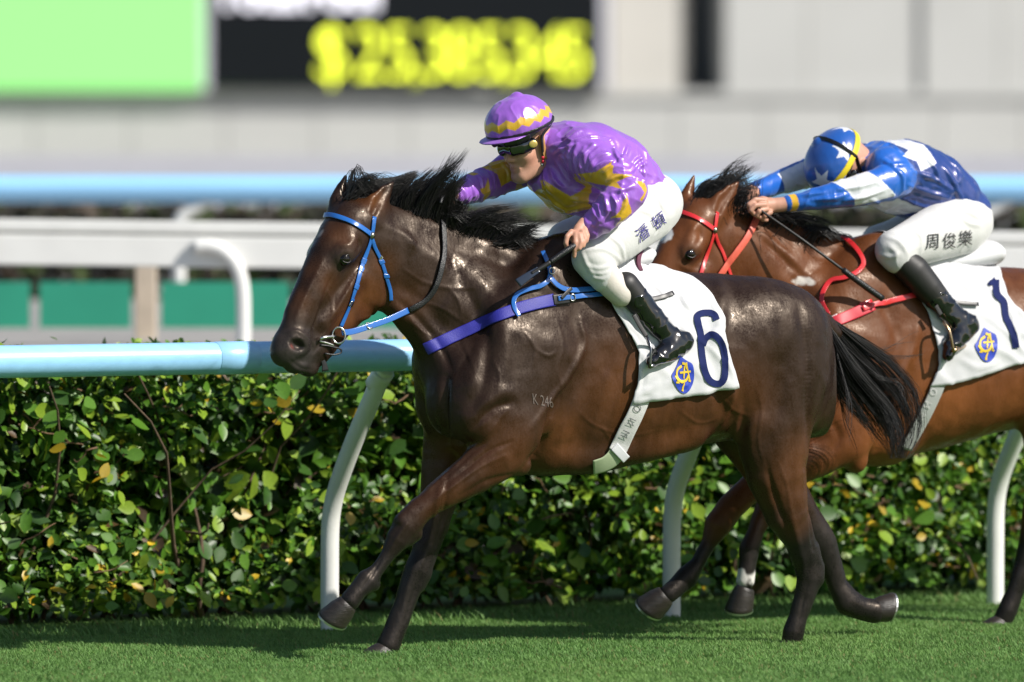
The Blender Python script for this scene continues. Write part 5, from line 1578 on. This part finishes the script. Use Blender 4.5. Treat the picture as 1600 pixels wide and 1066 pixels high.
def build_rider(D, frame, root):
    T, Tw = head_rot(frame, *D['head_rot'])
    O = frame.loc(frame.at(*D['head_at'])) - T @ np.array([0, 0, .052])
    place = lambda v: np.asarray(v) @ T.T + O
    # body: one continuous surface, clothes go over it
    s = Sculpt(frame)
    for pts, k in D['body']: s.chain(pts, k=k)
    HS = T @ np.array([-.034, 0, -.030])
    s.prims += CHEAD.moved(T, O + HS, np.zeros(3), D.get('head_scale', 1.0))
    for pts, k in D['hands']: s.chain(pts, k=k)
    order = [q for q in s.prims if not q[-1]] + [q for q in s.prims if q[-1]]; s.prims = order
    body = s.build('body', .0046, m_skin, root, 1)
    v = verts_of(body).astype(float)
    c = np.tile([.52, .27, .19], (len(v), 1)) * (1 + .25 * (noise(v, 18, 2) - .5))[:, None]
    hv = (v - O - HS) @ T
    for p, r, col, a in (((.104, 0, -.083), .020, (.46, .17, .14), .8), ((.122, 0, -.042), .02, (.60, .24, .17), .5), ((.06, .05, -.06), .03, (.58, .25, .18), .5), ((.06, 0, -.11), .05, (.40, .25, .20), .4)):
        c = lerp(c, np.array(col), a * np.exp(-((hv - np.array(p)) ** 2).sum(1) / r ** 2))
    set_tint(body, c)
    # jacket
    s = Sculpt(frame)
    for pts, k in D['jacket']: s.chain(pts, k=k)
    jk = s.build('silk_jacket', .0037, m_silk, root, 2)
    relief(jk, frame, bvh_world(jk, frame), D['jacket_folds'], .0012, True); displace(jk, D['jacket_wr'])
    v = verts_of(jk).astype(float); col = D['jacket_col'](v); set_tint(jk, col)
    # breeches
    s = Sculpt(frame)
    for pts, k in D['breeches']: s.chain(pts, k=k)
    br = s.build('breeches', .005, m_breech, root, 2); relief(br, frame, bvh_world(br, frame), D['breeches_folds'], .0010, True); displace(br, D['breeches_wr'])
    if 'cuffs' in D:
        s = Sculpt(frame)
        for pts, k in D['cuffs']: s.chain(pts, k=k)
        s.build('breeches_cuff', .005, m_breech2, root, 2)
    for pl in D['boots']:
        s = Sculpt(frame)
        for pts, k in pl: s.chain(pts, k=k)
        bt = s.build('boot', .0045, m_leather, root, 2); displace(bt, D['boot_wr'])
    for pl in D.get('boot_tops', []):
        s = Sculpt(frame); s.chain(pl[0], k=pl[1])
        s.build('boot_top', .005, m_matte, root, 2)
    # cap, goggles
    shell, visor, band, rim = cap_meshes(bw=D.get('band_w', .016))
    cp = mesh_obj('cap', place(shell[0]), shell[1], m_silk, root); set_tint(cp, D['cap_col'](shell[0], rim))
    vz = mesh_obj('visor', place(visor[0]), visor[1], m_silk, cp); set_tint(vz, np.tile(D['visor_col'], (len(visor[0]), 1)))
    bd = mesh_obj('cap_band', place(band[0]), band[1], D['band_m'], cp)
    if D.get('cap_wr'): displace(cp, D['cap_wr'])
    gp = None
    for z, sx_, f, rad, m in D['goggles']:
        s = Sculpt(CAN)
        s.chain([(.045, -.082, z + .008, rad * .8), (.082, -.060, z + .002, rad), (.108, -.030, z, rad), (.113, 0, z + .006, rad * .75), (.108, .030, z, rad), (.082, .060, z + .002, rad), (.045, .082, z + .008, rad * .8)], .01, local=True)
        s.prims = [(q[0], q[1] * np.array([f, f, 1]) + np.array([sx_, 0, 0]), [a * .62 for a in q[2]], q[2], np.array([0, 0, 1.0]), q[5], q[6]) for q in s.prims]
        gv, gf = canon_mesh(s, .0035)
        g = mesh_obj('goggles', place(gv), gf, m, root); gp = gp or g
    P = [place(np.array(q)) for q in ((.052, .090, .006), (.0, .094, .024), (-.06, .092, .040))]
    V, F = ribbon_data(catmull([frame.wld(p) for p in P], 12), np.tile(frame.M[1], (12, 1)), .016, .003); mesh_obj('goggle_strap', frame.loc(V), F, m_black, gp)
    return dict(body=body, jacket=jk, breeches=br, cap=cp, place=place, Tw=Tw, goggles=gp, O=O)

def px_poly(frame, pts, lat):
    q = np.array([frame.loc(frame.at(x, y, lat)) for x, y in pts]); return q[:, [0, 2]]

# ---- rider in purple
P1 = Frame(F1.at(1000, 400, 0), YAW)
P2 = Frame(F2.at(1480, 400, 0), YAW)
STARS1 = [([(916, 272), (926, 268.6), (944.6, 252), (943, 271), (966, 273), (952, 279.5), (944.6, 285), (946, 296), (925, 283.6)], .26, (.12, .6)),
          ([(980, 283), (991, 283), (1000, 289), (1003, 297), (992, 315), (987, 312), (995, 301), (990, 294)], .33, (.2, .6)),
          ([(971.6, 303), (965, 318), (962.6, 330), (953, 341), (966, 340), (964, 356), (984, 332), (976, 318)], .36, (.26, .6)),
          ([(970, 250.6), (978, 258), (972, 259)], .2, (.02, .6)),
          ([(841, 304), (857, 300), (854, 281), (875, 297), (890, 307), (916, 286), (915, 317), (927, 324), (902, 334), (890, 346), (875, 338), (860, 322)], .1, (-.2, .22)),
          ([(745, 262), (770, 252), (790, 246), (806, 262), (803, 288), (785, 283), (770, 292), (764, 272)], -.2, (-.6, -.06)),
          ([(739, 295), (750, 293), (757, 278), (758.6, 297), (763, 303), (756, 316), (748, 304), (743, 302)], -.14, (-.6, -.02)),
          ([(726, 270), (736, 266), (742, 272), (736, 275)], -.14, (-.6, -.02))]
def jacket1_col(v):
    c = np.tile(PURPLE, (len(v), 1)) * (1 + .15 * (noise(v, 8, 3) - .5))[:, None]
    for pts, lat, (a, b) in STARS1:
        P = px_poly(P1, pts, lat); m = in_poly(v[:, 0], v[:, 2], P) & (v[:, 1] > a) & (v[:, 1] < b); c[m] = GOLD
    back = [(905, 214), (925, 206), (950, 216), (930, 222)]
    return c
def cap1_col(v, rim):
    q = rim(v[:, 0], v[:, 2]); a = np.arctan2(v[:, 1], v[:, 0]); z = np.abs(((a * 14 / (2 * math.pi)) % 1) - .5) * 2
    c = np.tile(PURPLE, (len(v), 1)); m = (q > .030 + .016 * z) & (q < .062 + .014 * z); c[m] = GOLD; return c
D1 = dict(
    head_rot=(44, 13, 0), head_at=(811, 193, 0.0),
    body=[([(1000, 320, 0, .09, .12), (960, 275, 0, .09, .12), (905, 245, 0, .09, .13), (866, 232, 0, .06, .07), (838, 222, 0, .055)], .04),
          ([(918, 245, .16, .06), (955, 268, .25, .05), (982, 297, .325, .042), (950, 330, .325, .040), (920, 354, .285, .028), (908, 362, .28, .026)], .03),
          ([(860, 242, -.16, .06), (800, 268, -.2, .05), (765, 285, -.19, .042), (730, 297, -.13, .034), (708, 305, -.08, .026)], .03),
          ([(1005, 322, .09, .09), (960, 365, .165, .08), (925, 402, .225, .052), (950, 436, .25, .05), (1005, 480, .27, .035), (1040, 522, .284, .026), (1050, 540, .292, .02)], .03),
          ([(1000, 330, -.09, .09), (935, 360, -.18, .07), (885, 378, -.24, .05), (930, 440, -.26, .045), (985, 520, -.27, .035), (1000, 560, -.27, .02)], .03)],
    hands=[([(912, 350, .285, .025, .020), (906, 361, .292, .030, .022), (900, 371, .300, .027, .022)], .012),
           ([(899, 366, .318, .0115), (899, 379, .332, .0108), (898, 391, .332, .0098), (897, 401, .325, .0082)], .006),
           ([(893, 362, .305, .0110), (886, 370, .318, .0105), (884, 380, .320, .0098), (886, 388, .312, .0085)], .006),
           ([(905, 367, .325, .0112), (908, 379, .342, .0106), (905, 388, .342, .0098), (900, 390, .328, .0085)], .006),
           ([(910, 363, .320, .0108), (914, 374, .338, .0103), (911, 384, .340, .0095), (905, 386, .325, .0082)], .006),
           ([(914, 358, .308, .0100), (918, 368, .324, .0095), (916, 377, .328, .0088), (911, 380, .316, .0078)], .006),
           ([(712, 303, -.08, .024, .026), (702, 306, -.06, .028, .024), (694, 310, -.045, .022, .020)], .01),
           ([(700, 300, -.03, .0100), (691, 303, -.015, .0095), (688, 310, -.015, .009), (694, 316, -.02, .008)], .005),
           ([(704, 305, -.02, .0100), (696, 310, -.008, .0095), (692, 317, -.01, .009), (698, 321, -.02, .008)], .005),
           ([(707, 310, -.02, .0095), (701, 316, -.01, .009), (697, 322, -.012, .0085), (703, 324, -.02, .008)], .005),
           ([(710, 314, -.03, .009), (706, 321, -.02, .0085), (703, 326, -.02, .008), (708, 327, -.03, .007)], .005),
           ([(706, 298, -.05, .0105), (697, 297, -.035, .010), (690, 300, -.03, .009)], .005)],
    jacket=[([(1010, 300, 0, .085, .135), (985, 285, 0, .115, .155), (960, 266, 0, .14, .17), (925, 250, 0, .148, .18), (888, 240, 0, .125, .185), (864, 234, 0, .085, .12), (846, 226, .0, .064, .068)], .04),
            ([(850, 285, .0, .05, .10), (885, 300, 0, .085, .13), (925, 306, 0, .085, .14), (965, 300, 0, .08, .14)], .05),
            ([(912, 238, .14, .085, .07), (928, 252, .19, .088, .075), (958, 270, .265, .083, .07), (982, 297, .33, .076, .066), (962, 320, .335, .074, .062), (942, 339, .31, .062, .052), (925, 353, .287, .050, .042)], .045),
            ([(866, 236, -.14, .085, .07), (838, 252, -.18, .085, .07), (800, 267, -.2, .078, .065), (768, 283, -.19, .066, .058), (738, 294, -.14, .058, .05), (714, 303, -.085, .040, .036)], .045)],
    jacket_folds=[(p, w, d) for d, w, ps in ((.011, .0095, [
        [(893, 222), (920, 214), (950, 217), (956, 224)], [(957, 218), (962, 240), (970, 252)], [(982, 228), (976, 243), (970, 252)], [(986, 264), (995, 252), (1004, 246)], [(989, 273), (1000, 260), (1010, 254)],
        [(1003, 243), (1006, 265), (1006, 288)], [(893, 222), (887, 240), (890, 262), (898, 277)], [(902, 226), (896, 245), (900, 265), (906, 281)], [(913, 230), (906, 250), (908, 268), (913, 280)],
        [(928, 226), (914, 240), (912, 260)], [(918, 270), (926, 253), (936, 243), (952, 238)], [(924, 274), (938, 258), (958, 250)], [(945, 270), (960, 260), (980, 264)], [(948, 287), (962, 277), (987, 274)],
        [(988, 290), (975, 296), (955, 299)], [(955, 303), (963, 320), (960, 336)], [(944, 309), (949, 330), (941, 346)], [(934, 322), (938, 340), (930, 353)], [(972, 300), (978, 315), (970, 332)],
        [(858, 264), (868, 284), (880, 294)], [(848, 260), (852, 285), (862, 302)], [(868, 252), (880, 272), (890, 286)], [(878, 246), (888, 266), (893, 282)], [(850, 302), (870, 321), (895, 336)], [(880, 332), (900, 326), (922, 322)],
        [(900, 300), (925, 300), (948, 306)], [(892, 312), (915, 314), (935, 320)], [(860, 230), (880, 222), (905, 205)], [(868, 240), (884, 230), (900, 226)]]),
        (.009, .009, [[(740, 266), (752, 280), (756, 298)], [(728, 278), (738, 292), (742, 307)], [(760, 260), (772, 275), (774, 294)], [(716, 290), (726, 300), (728, 311)], [(785, 255), (795, 268), (796, 286)], [(750, 264), (775, 258), (800, 250)]])) for p in ps],
    jacket_wr=wrinkle([((-.8, .3, -.5), .038), ((.3, .6, -.7), .045)], .0042, 3, .05),
    jacket_col=jacket1_col,
    breeches=[([(1015, 318, 0, .125, .15), (1000, 330, 0, .12, .15)], .05),
              ([(1004, 330, .095, .128, .11), (966, 366, .165, .108, .09), (928, 402, .222, .080, .070)], .05),
              ([(924, 404, .225, .076, .068), (934, 420, .238, .068, .062), (944, 434, .246, .058, .056)], .02),
              ([(1000, 330, -.095, .12, .11), (935, 358, -.185, .092, .085), (884, 376, -.245, .072, .068)], .05), ([(884, 376, -.245, .07), (930, 440, -.26, .055)], .02)],
    breeches_folds=[(p, .010, .0055) for p in ([(912, 392), (940, 389), (958, 397), (972, 410)], [(917, 415), (935, 420), (956, 415)], [(920, 424), (940, 428), (958, 421)], [(925, 434), (942, 436), (956, 428)], [(950, 366), (970, 384), (976, 407)],
        [(909, 393), (916, 412), (928, 434)], [(1018, 298), (1030, 312), (1037, 330)], [(1010, 288), (1026, 299), (1041, 312)], [(985, 334), (1000, 329), (1018, 335)], [(1030, 330), (1036, 345), (1030, 362)], [(940, 372), (955, 360), (975, 352)], [(1020, 340), (1026, 352), (1020, 366)])],
    breeches_wr=wrinkle([((.2, .8, -.5), .05)], .0018, 9, .1),
    cuffs=[([(936, 420, .24, .062, .058), (958, 446, .256, .056, .052), (970, 458, .26, .053, .05)], .02)],
    boot_tops=[([(978, 446, .262, .053, .05), (992, 464, .266, .052, .048), (1000, 474, .27, .050, .046)], .02)],
    boots=[[([(994, 466, .268, .051, .047), (1010, 486, .272, .050, .045), (1030, 510, .28, .046, .042), (1048, 528, .285, .044, .040)], .02),
            ([(1066, 535, .285, .046, .038), (1050, 545, .295, .044, .040), (1032, 556, .308, .036, .038), (1019, 565, .318, .022, .028)], .025)],
           [([(940, 455, -.26, .05), (985, 520, -.27, .042), (1000, 545, -.27, .04), (975, 568, -.28, .028)], .02)]],
    boot_wr=wrinkle([((.3, .9, .2), .04)], .0034, 5, .02),
    cap_col=cap1_col, visor_col=PURPLE, band_m=m_black, cap_wr=wrinkle([((.3, .2, 1), .035), ((0, 1, .3), .05)], .0022, 12, .3),
    goggles=[(-.030, -.024, 1.0, .030, m_lens), (.006, .0, 1.08, .023, m_gfoam)])
rider1 = empty('person', P1.o, 'rider in shiny purple silks with gold stars and white breeches, crouched on the dark horse', 'person', 'jockeys riding', P1.empty_rot())
RD1 = build_rider(D1, P1, rider1)
m_steeldark = m_iron
# small things on the goggles and chin
pl = RD1['place']
def canon_dome(name, p, n, r, h, m, parent, frame, RD, sx=1.0):
    w = frame.wld(RD['place'](np.array(p))); return dome(name, w, RD['Tw'] @ np.array(n, float), r, h, m, parent, frame, sx=sx)
canon_dome('stud', (.036, .099, -.022), (.45, .9, 0), .0145, .0022, m_golddisc, RD1['goggles'], P1, RD1, 1.2)
canon_dome('badge', (.122, .030, .008), (.9, .4, .1), .010, .003, m_iron, RD1['goggles'], P1, RD1, 1.5)
# tan ear cover and chin strap hang from the cap
def canon_ribbon(name, pts, w, th, m, parent, frame, RD, nrm=(0, 1, 0), n=24):
    P = frame.wld(RD['place'](catmull(pts, n))); V, F = ribbon_data(P, np.tile(RD['Tw'] @ np.array(nrm, float), (n, 1)), w, th)
    return mesh_obj(name, frame.loc(V), F, m, parent)
canon_ribbon('ear_cover', [(-.022, .086, .000), (-.024, .086, -.040), (-.030, .082, -.078), (-.048, .083, -.090), (-.068, .086, -.070), (-.074, .088, -.030)], .022, .005, m_tan, RD1['cap'], P1, RD1)
canon_ribbon('chin_strap', [(-.10, .090, .058), (-.06, .104, .030), (-.020, .098, .000), (-.016, .090, -.050), (-.024, .070, -.108), (-.01, .042, -.145)], .011, .003, m_black, RD1['cap'], P1, RD1)
for k, (p, m) in enumerate((((-.018, .082, -.088), m_red), ((-.020, .078, -.104), m_red), ((-.018, .072, -.116), m_steel))):
    canon_dome('strap_clip', p, (.2, 1, -.2), .007, .005, m, RD1['cap'], P1, RD1)

b_j1 = bvh_world(RD1['breeches'], P1); b_bt1 = None
for ch, x, y in (('潘', 1004, 366), ('頓', 1029, 347)):
    stick('name_character', text_flat(ch, 1.0, .08), (x, y), (19, -15), (-9, -22), [b_j1], m_ink, RD1['breeches'], P1, .0028)
# stirrup of the near foot belongs to the saddle
def stirrup(frame, saddle, leather, legs_px, tread_px, lat, m):
    P = [frame.at(x, y, l) for x, y, l in leather]
    V, F = ribbon_data(catmull(P, 20), np.tile(frame.M[1], (20, 1)), .018, .004)
    mesh_obj('stirrup_leather', F_loc(saddle, V), F, m_matte, saddle)
    top = frame.at(*legs_px)
    a = [frame.at(x, y, l) for x, y, l in tread_px]
    pts = [a[0], a[0] * .35 + top * .65 + frame.M[1] * .02, top, a[1] * .35 + top * .65 - frame.M[1] * .02, a[1]]
    si = tube('stirrup', F_loc(saddle, catmull(pts, 26)), .0055, m, saddle, 8)
    V, F = tube_data(catmull([a[0], (a[0] + a[1]) / 2, a[1]], 6), .009, 8); mesh_obj('tread', F_loc(saddle, V), F, m, si)
def F_loc(saddle, V):
    f = F1 if saddle is sd1 else F2; return f.loc(np.asarray(V))
stirrup(F1, sd1, [(990, 492, .30), (1000, 510, .31), (1010, 526, .32)], (1011, 527, .325), [(1016, 573, .36), (1034, 566, .27)], .3, m_iron)

# whip in the near hand
def whip(name, frame, label, path, rads, mats, flap=None, lat=.3):
    w = empty(name, frame.at(*path[0]), label, 'whip', 'whips held by the riders'); o = np.array(w.location)
    for nm, a, b, m, r0, r1 in mats:
        Q = catmull([frame.at(*p) for p in path], 40)[a:b] - o
        tube(nm, Q, np.linspace(r0, r1, len(Q)), m, w, 10)
    if flap:
        Q = catmull([frame.at(*p) for p in flap], 14) - o
        V, F = ribbon_data(Q, np.tile(frame.M[1] + np.array([0, 0, .6]), (14, 1)), np.linspace(.022, .036, 14), .004); mesh_obj('flap', V, F, mat('navy_whip_flap', (.02, .03, .055), rough=.35, coat=.3), w)
    return w
whip('whip', P1, 'short black whip with a navy flap in the purple rider\'s hand', [(908, 378, .315), (892, 387, .335), (872, 401, .33), (850, 416, .32), (830, 428, .31)], None,
     [('handle', 0, 26, m_rubber, .0125, .011), ('shaft', 25, 40, m_matte, .010, .0085)], [(842, 421, .318), (826, 431, .31), (809, 443, .30)])
rl = tube('rein_end', F1.loc(catmull([F1.at(x, y, l) for x, y, l in ((688, 318, .07), (692, 308, .05), (702, 306, .0), (714, 314, .0), (722, 318, .03))], 24)), .007, m_rubber, rein1, 8)

# ---- rider in blue
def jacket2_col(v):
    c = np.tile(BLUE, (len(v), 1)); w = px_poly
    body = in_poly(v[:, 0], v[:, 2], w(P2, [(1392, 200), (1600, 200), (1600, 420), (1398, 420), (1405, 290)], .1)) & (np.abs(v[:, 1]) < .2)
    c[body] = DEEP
    for pts, lat, (a, b), col in (([(1371, 205), (1408, 205), (1445, 226), (1450, 255), (1423, 268), (1418, 252), (1391, 244), (1414, 235), (1399, 220), (1375, 218)], .1, (-.3, .22), WHT),
                                  ([(1299, 284), (1352, 268), (1362, 280), (1391, 306), (1331, 322), (1318, 302)], .19, (.12, .6), WHT),
                                  ([(1200, 272), (1256, 250), (1262, 308), (1216, 308)], -.2, (-.6, -.1), WHT),
                                  ([(1340, 318), (1418, 298), (1424, 330), (1365, 345)], .02, (-.2, .12), WHT),
                                  ([(1228, 300), (1236, 300), (1239, 335), (1231, 335)], .11, (.05, .3), np.array([.75, .42, .02]))):
        m = in_poly(v[:, 0], v[:, 2], w(P2, pts, lat)) & (v[:, 1] > a) & (v[:, 1] < b); c[m] = col
    return c
def star_pts(cx, cy, r, rot):
    return [(cx + (r if i % 2 == 0 else r * .42) * math.cos(rot + i * math.pi / 5), cy + (r if i % 2 == 0 else r * .42) * math.sin(rot + i * math.pi / 5)) for i in range(10)]
def cap2_col(v, rim):
    c = np.tile(BLUE * .75, (len(v), 1)); az = np.arctan2(v[:, 1], v[:, 0]); q = rim(v[:, 0], v[:, 2])
    for k in range(5):
        a0 = math.radians(20 + 72 * k); x = (np.mod(az - a0 + math.pi, 2 * math.pi) - math.pi) * .125
        m = in_poly(x, q, star_pts(0, .060, .050, math.pi / 2)); c[m] = WHT
    return c
m_yband = mat('yellow_band', (.75, .58, .02), rough=.5)
D2 = dict(
    head_rot=(38, 52, 8), head_at=(1303, 250, .0),
    body=[([(1500, 345, 0, .09, .12), (1460, 300, 0, .09, .12), (1400, 274, 0, .09, .13), (1362, 268, 0, .06, .07), (1336, 262, 0, .055)], .04),
          ([(1398, 280, .16, .055), (1345, 297, .20, .043), (1290, 308, .175, .036), (1238, 317, .125, .028), (1216, 320, .105, .026)], .03),
          ([(1360, 268, -.16, .055), (1290, 265, -.2, .045), (1230, 282, -.18, .036), (1172, 302, -.08, .026)], .03),
          ([(1490, 352, .09, .09), (1440, 370, .165, .08), (1396, 390, .225, .052), (1425, 425, .25, .05), (1470, 475, .27, .035), (1496, 502, .285, .026), (1504, 516, .29, .02)], .03),
          ([(1490, 352, -.09, .09), (1425, 365, -.18, .07), (1370, 382, -.24, .05), (1410, 440, -.26, .045), (1470, 520, -.27, .035)], .03)],
    hands=[([(1222, 320, .11, .026, .022), (1206, 321, .10, .031, .026), (1192, 322, .095, .028, .026)], .01),
           ([(1196, 313, .118, .0115), (1180, 312, .118, .0105), (1170, 320, .115, .010), (1172, 330, .10, .009)], .005),
           ([(1196, 320, .128, .0115), (1180, 321, .130, .0105), (1173, 329, .125, .010), (1178, 335, .11, .009)], .005),
           ([(1198, 327, .128, .011), (1186, 330, .130, .0105), (1182, 337, .12, .0095), (1188, 340, .105, .009)], .005),
           ([(1204, 332, .122, .0105), (1195, 337, .122, .0098), (1192, 343, .11, .009), (1198, 344, .10, .008)], .005),
           ([(1205, 314, .10, .011), (1192, 310, .09, .010), (1182, 312, .085, .009)], .005),
           ([(1176, 300, -.08, .024), (1164, 304, -.06, .030), (1152, 308, -.05, .026)], .01)],
    jacket=[([(1508, 325, 0, .085, .13), (1485, 308, 0, .115, .15), (1455, 288, 0, .135, .165), (1415, 273, 0, .142, .178), (1378, 268, 0, .12, .18), (1358, 268, 0, .085, .115), (1342, 263, 0, .070, .074), (1330, 257, 0, .064, .066)], .04),
            ([(1370, 302, .02, .05, .08), (1400, 308, 0, .07, .11), (1440, 315, 0, .08, .13)], .05),
            ([(1385, 262, .14, .085, .07), (1400, 279, .18, .080, .07), (1372, 290, .195, .070, .06), (1340, 298, .20, .062, .054), (1290, 308, .175, .048, .043), (1252, 315, .14, .037, .034), (1234, 317, .122, .034, .031)], .045),
            ([(1375, 255, -.14, .085, .07), (1340, 255, -.19, .078, .07), (1290, 264, -.2, .066, .058), (1230, 281, -.18, .052, .046), (1182, 298, -.10, .038, .034)], .045)],
    jacket_folds=[(p, .011, .010) for p in ([(1372, 232), (1390, 226), (1412, 240)], [(1440, 240), (1460, 262), (1470, 285)], [(1420, 290), (1450, 300), (1482, 310)], [(1410, 310), (1440, 322), (1475, 331)], [(1395, 260), (1410, 275), (1412, 297)],
        [(1310, 296), (1340, 292), (1372, 283)], [(1320, 313), (1350, 308), (1382, 297)], [(1250, 306), (1285, 301)], [(1475, 262), (1490, 285), (1500, 312)], [(1355, 326), (1375, 331), (1397, 321)], [(1380, 250), (1395, 258), (1420, 256)], [(1425, 268), (1455, 278), (1490, 298)],
        [(1362, 312), (1385, 322), (1412, 318)], [(1270, 312), (1300, 310), (1325, 304)], [(1400, 330), (1430, 338), (1460, 340)])],
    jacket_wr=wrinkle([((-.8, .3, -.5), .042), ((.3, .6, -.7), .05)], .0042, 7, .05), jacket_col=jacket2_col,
    breeches=[([(1502, 345, 0, .125, .15), (1490, 355, 0, .12, .15)], .05),
              ([(1492, 352, .095, .126, .11), (1446, 372, .165, .105, .09), (1398, 390, .222, .080, .070)], .05),
              ([(1398, 392, .224, .076, .066), (1404, 402, .235, .068, .060)], .02),
              ([(1490, 352, -.095, .12, .11), (1425, 365, -.185, .09, .08), (1372, 380, -.245, .070, .066)], .05), ([(1372, 380, -.245, .068), (1400, 430, -.26, .055)], .02)],
    breeches_folds=[(p, .011, .005) for p in ([(1385, 370), (1405, 378), (1418, 396)], [(1425, 358), (1440, 372), (1438, 397)], [(1372, 397), (1390, 402), (1406, 397)], [(1500, 338), (1515, 349), (1532, 352)], [(1498, 328), (1514, 332), (1530, 340)], [(1390, 385), (1400, 396), (1396, 408)])],
    breeches_wr=wrinkle([((.2, .8, -.5), .05)], .0018, 4, .1),
    boot_tops=[([(1406, 405, .236, .060, .056), (1428, 424, .25, .066, .058), (1450, 450, .262, .060, .054), (1466, 468, .268, .052, .048)], .02)],
    boots=[[([(1462, 466, .27, .052, .048), (1478, 482, .275, .050, .046), (1496, 500, .285, .048, .042)], .02),
            ([(1514, 508, .285, .046, .038), (1500, 522, .295, .044, .040), (1487, 540, .306, .036, .036), (1481, 556, .312, .022, .028)], .025)],
           [([(1410, 440, -.26, .05), (1470, 520, -.27, .042), (1484, 545, -.27, .04), (1464, 562, -.28, .028)], .02)]],
    boot_wr=wrinkle([((.3, .9, .2), .04)], .0034, 5, .02),
    cap_col=cap2_col, visor_col=BLUE * .6, band_w=.030, band_m=m_yband, cap_wr=wrinkle([((.3, .2, 1), .045)], .0015, 2, .3),
    goggles=[(-.030, -.024, 1.0, .027, m_lens)])
rider2 = empty('person', P2.o, 'rider in blue and white silks with starred blue cap, head down over the bay horse', 'person', 'jockeys riding', P2.empty_rot())
RD2 = build_rider(D2, P2, rider2)
el = [np.array([-.25 + .12 * math.sin(q), math.sin(q), math.cos(q)]) for q in np.linspace(-.5, 1.75, 14)]
el = [np.array([0, 0, .052]) + d / np.linalg.norm(d / np.array([.1490, .1240, .1130])) for d in el] + [np.array(q) for q in ((-.006, .098, -.01), (.004, .084, -.045))]
canon_ribbon('cap_elastic', el, .016, .003, m_black, RD2['cap'], P2, RD2, nrm=(.3, .8, .6), n=60)
b_j2 = bvh_world(RD2['breeches'], P2)
for ch, x, y in (('周', 1457, 379), ('俊', 1483, 378), ('樂', 1508, 374)):
    stick('name_character', text_flat(ch, 1.0, .08), (x, y), (23, -2), (1, -26), [b_j2], m_ink2, RD2['breeches'], P2, .0028)
whip('whip', P2, 'long black whip with a thick handle in the blue rider\'s hand', [(1186, 326, .13), (1200, 337, .15), (1250, 372, .22), (1304, 412, .27), (1340, 439, .285), (1379, 467, .29)], None,
     [('shaft', 0, 27, m_matte, .0050, .0062), ('handle', 26, 40, m_rubber, .0125, .0135)])
stirrup(F2, sd2, [(1462, 478, .31), (1470, 492, .315)], (1474, 502, .33), [(1490, 548, .37), (1508, 540, .28)], .3, mat('brass_stirrup', (.5, .36, .22), rough=.3, metal=1.0))
